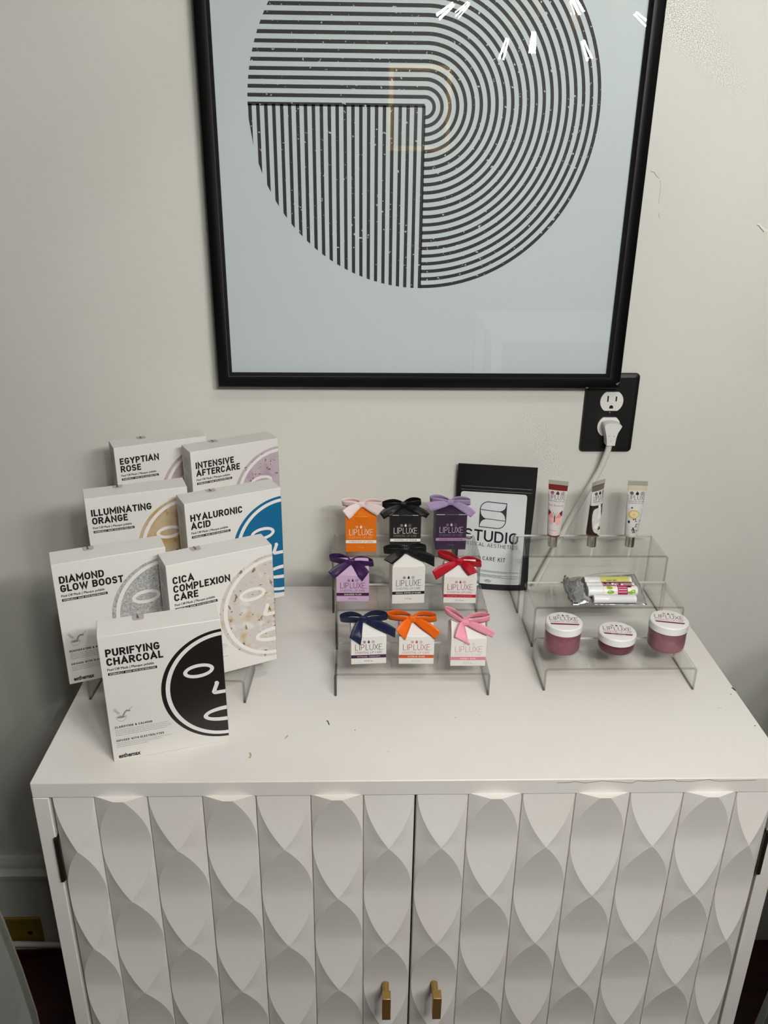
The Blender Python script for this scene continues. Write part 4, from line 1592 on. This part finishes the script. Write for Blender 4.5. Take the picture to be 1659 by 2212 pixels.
def bag_pt(u, v, up):
    p = (TL * (1 - u) + TR * u) * v + (BL * (1 - u) + BR * u) * (1 - v)
    p = p.copy()
    p.x += .0040 * math.sin(v * 3.0) * (-1 if u < .5 else .3)
    p.z += up
    return (p.x - .322, p.y + .170, p.z)


b = MB()
rows = []
for j in range(17):
    v = j / 16
    r = []
    for i in range(29):
        u = i / 28
        edge = math.sin(PI * v) ** .5 if 0 < v < 1 else 0
        flap = .0105 * math.exp(-((u - .20) / .10) ** 2) * edge
        crk = .0013 * math.sin(u * 46 + v * 9) * math.sin(v * 21) * (.5 if .3 < u < .92 else 1)
        base_drop = -(TL.z * (1 - u) + TR.z * u) * v if .28 < u < .93 and v < .95 else 0
        r.append(bag_pt(u, v, .0016 + flap + crk * edge + base_drop * .9 * math.sin(PI * min(max((u - .28) / .65, 0), 1)) ** .5))
    rows.append(r)
b.grid(rows, foil, True)
b.build('foil_sheet', bag, solid=.0004)
b = MB()
for v0 in (.0, 1.0):
    pass
rows = []
for j in range(13):
    v = j / 12
    rows.append([bag_pt(.012 + .075 * i / 4, v, .0035 + .0022 * math.sin(v * 20 + i) + .0025 * (i % 2)) for i in range(5)])
b.grid(rows, foil, True)
b.build('zip_strip', bag, solid=.0004)
b = MB()
rows = []
for j in range(13):
    v = .02 + .96 * j / 12
    r = []
    for i in range(19):
        u = .27 + .71 * i / 18
        dome = math.sin(PI * v) ** .45 * math.sin(PI * (i / 18)) ** .35 if 0 < i < 18 else 0
        r.append(bag_pt(u, v, .0022 + .0170 * dome))
    rows.append(r)
b.grid(rows, film, True)
b.build('clear_window', bag)

sticktube = mat('balm_tube_plastic', srgb(226, 226, 228), .3)
yellow_i, cherry_i = ink('yellow label', 206, 202, 112), ink('cherry label', 178, 30, 66)
green_i = ink('lime green', 142, 176, 42)


def balm_stick(x0, x1, y, z, kind, label, r=.0080):
    t = thing('lip_balm_stick', label, 'lip balm', (x0, y, z), 0, 'lip balm sticks in the foil bag')
    L = x1 - x0
    for nm, a, c_, rr in (('cap', 0, .021, r), ('base', .0205, L, r * .965)):
        b = MB()
        b.lathe([(.0001, a), (rr - .0006, a), (rr, a + .0006), (rr, c_ - .0006), (rr - .0006, c_), (.0001, c_)], (0, 0, 0), sticktube, 28)
        b.v = [(p[2], p[0], p[1]) for p in b.v]
        part_ = b.build(nm, t)
        if nm == 'base':
            base_ob = part_
    s = MB()
    a0, a1 = .0225, L - .004

    def wrapx(polys, m, off):
        for p in polys:
            s.poly([(u, -(r + off) * math.sin(w_), (r + off) * math.cos(w_)) for u, w_ in p], m)

    def band(w0, w1, m, u0=a0, u1=a1, off=.0001):
        n = 8
        wrapx([[(u0, w0 + (w1 - w0) * i / n), (u0, w0 + (w1 - w0) * (i + 1) / n), (u1, w0 + (w1 - w0) * (i + 1) / n), (u1, w0 + (w1 - w0) * i / n)] for i in range(n)], m, off)
    if kind == 'honey':
        band(-1.5, 1.6, yellow_i)
        wrapx([[(.031 + (p[0] - .0) , .95 - p[1] * 130) for p in q] for q in stroke_text('HONEY BEE', 0, 0, .0019, .17, width=.014, track=.16)], INK, .0003)
        band(-1.2, -.35, ink('comb brown', 120, 100, 50), .036, .055, .0002)
    elif kind == 'floral':
        band(-1.5, 1.9, ink('mauve floral', 172, 130, 138))
        band(-.4, .05, ink('maroon', 96, 40, 50), off=.0002)
        rnd_ = random.Random(2)
        for i in range(16):
            u = rnd_.uniform(a0 + .002, a1 - .002)
            w_ = rnd_.uniform(.2, 1.6)
            wrapx([[(u + .0018 * math.cos(k * PI / 4), w_ + .22 * math.sin(k * PI / 4)) for k in range(8)]], [white_i, MATS['ink_maroon'], plum_i][i % 3], .0003)
    elif kind == 'cherry':
        band(-1.5, 2.0, white_i)
        band(-.55, .02, cherry_i, off=.0002)
        band(.02, 1.7, ink('berry panel', 168, 44, 92), .041, .055, .0002)
        for u, w_, q in [(.030, .5, .0045), (.031, 1.25, .0050), (.064, 1.15, .0055), (.059, 1.35, .0042), (.029, .2, .003)]:
            if u < a1 + .002:
                wrapx([[(min(u + q * math.cos(k * PI / 5), a1), w_ + q * 62 * math.sin(k * PI / 5)) for k in range(10)]], green_i, .0003)
        wrapx([[(.0575 + .004 * math.cos(k * PI / 4), .22 + .2 * math.sin(k * PI / 4)) for k in range(8)]], INK, .0003)
        for w_ in (.35, .75, 1.2):
            band(w_, w_ + .08, white_i, .042, .054, .0003)
    else:
        band(-1.2, 1.2, ink('silver label', 214, 216, 220))
    s.build('label_wrap', base_ob)
    return t


balm_stick(.2975, .3655, -.1513, zr + .0098, 'honey', 'lip balm stick with a yellow label, rearmost in the foil bag')
balm_stick(.2962, .3646, -.1685, zr + .0098, 'floral', 'lip balm stick with a mauve floral label in the foil bag')
balm_stick(.2940, .3635, -.1848, zr + .0128, 'cherry', 'lip balm stick with a red stripe and green fruit in the foil bag')
balm_stick(.2995, .3590, -.1985, zr + .0078, 'plain', 'plain white lip balm stick lying frontmost in the foil bag', .0060)
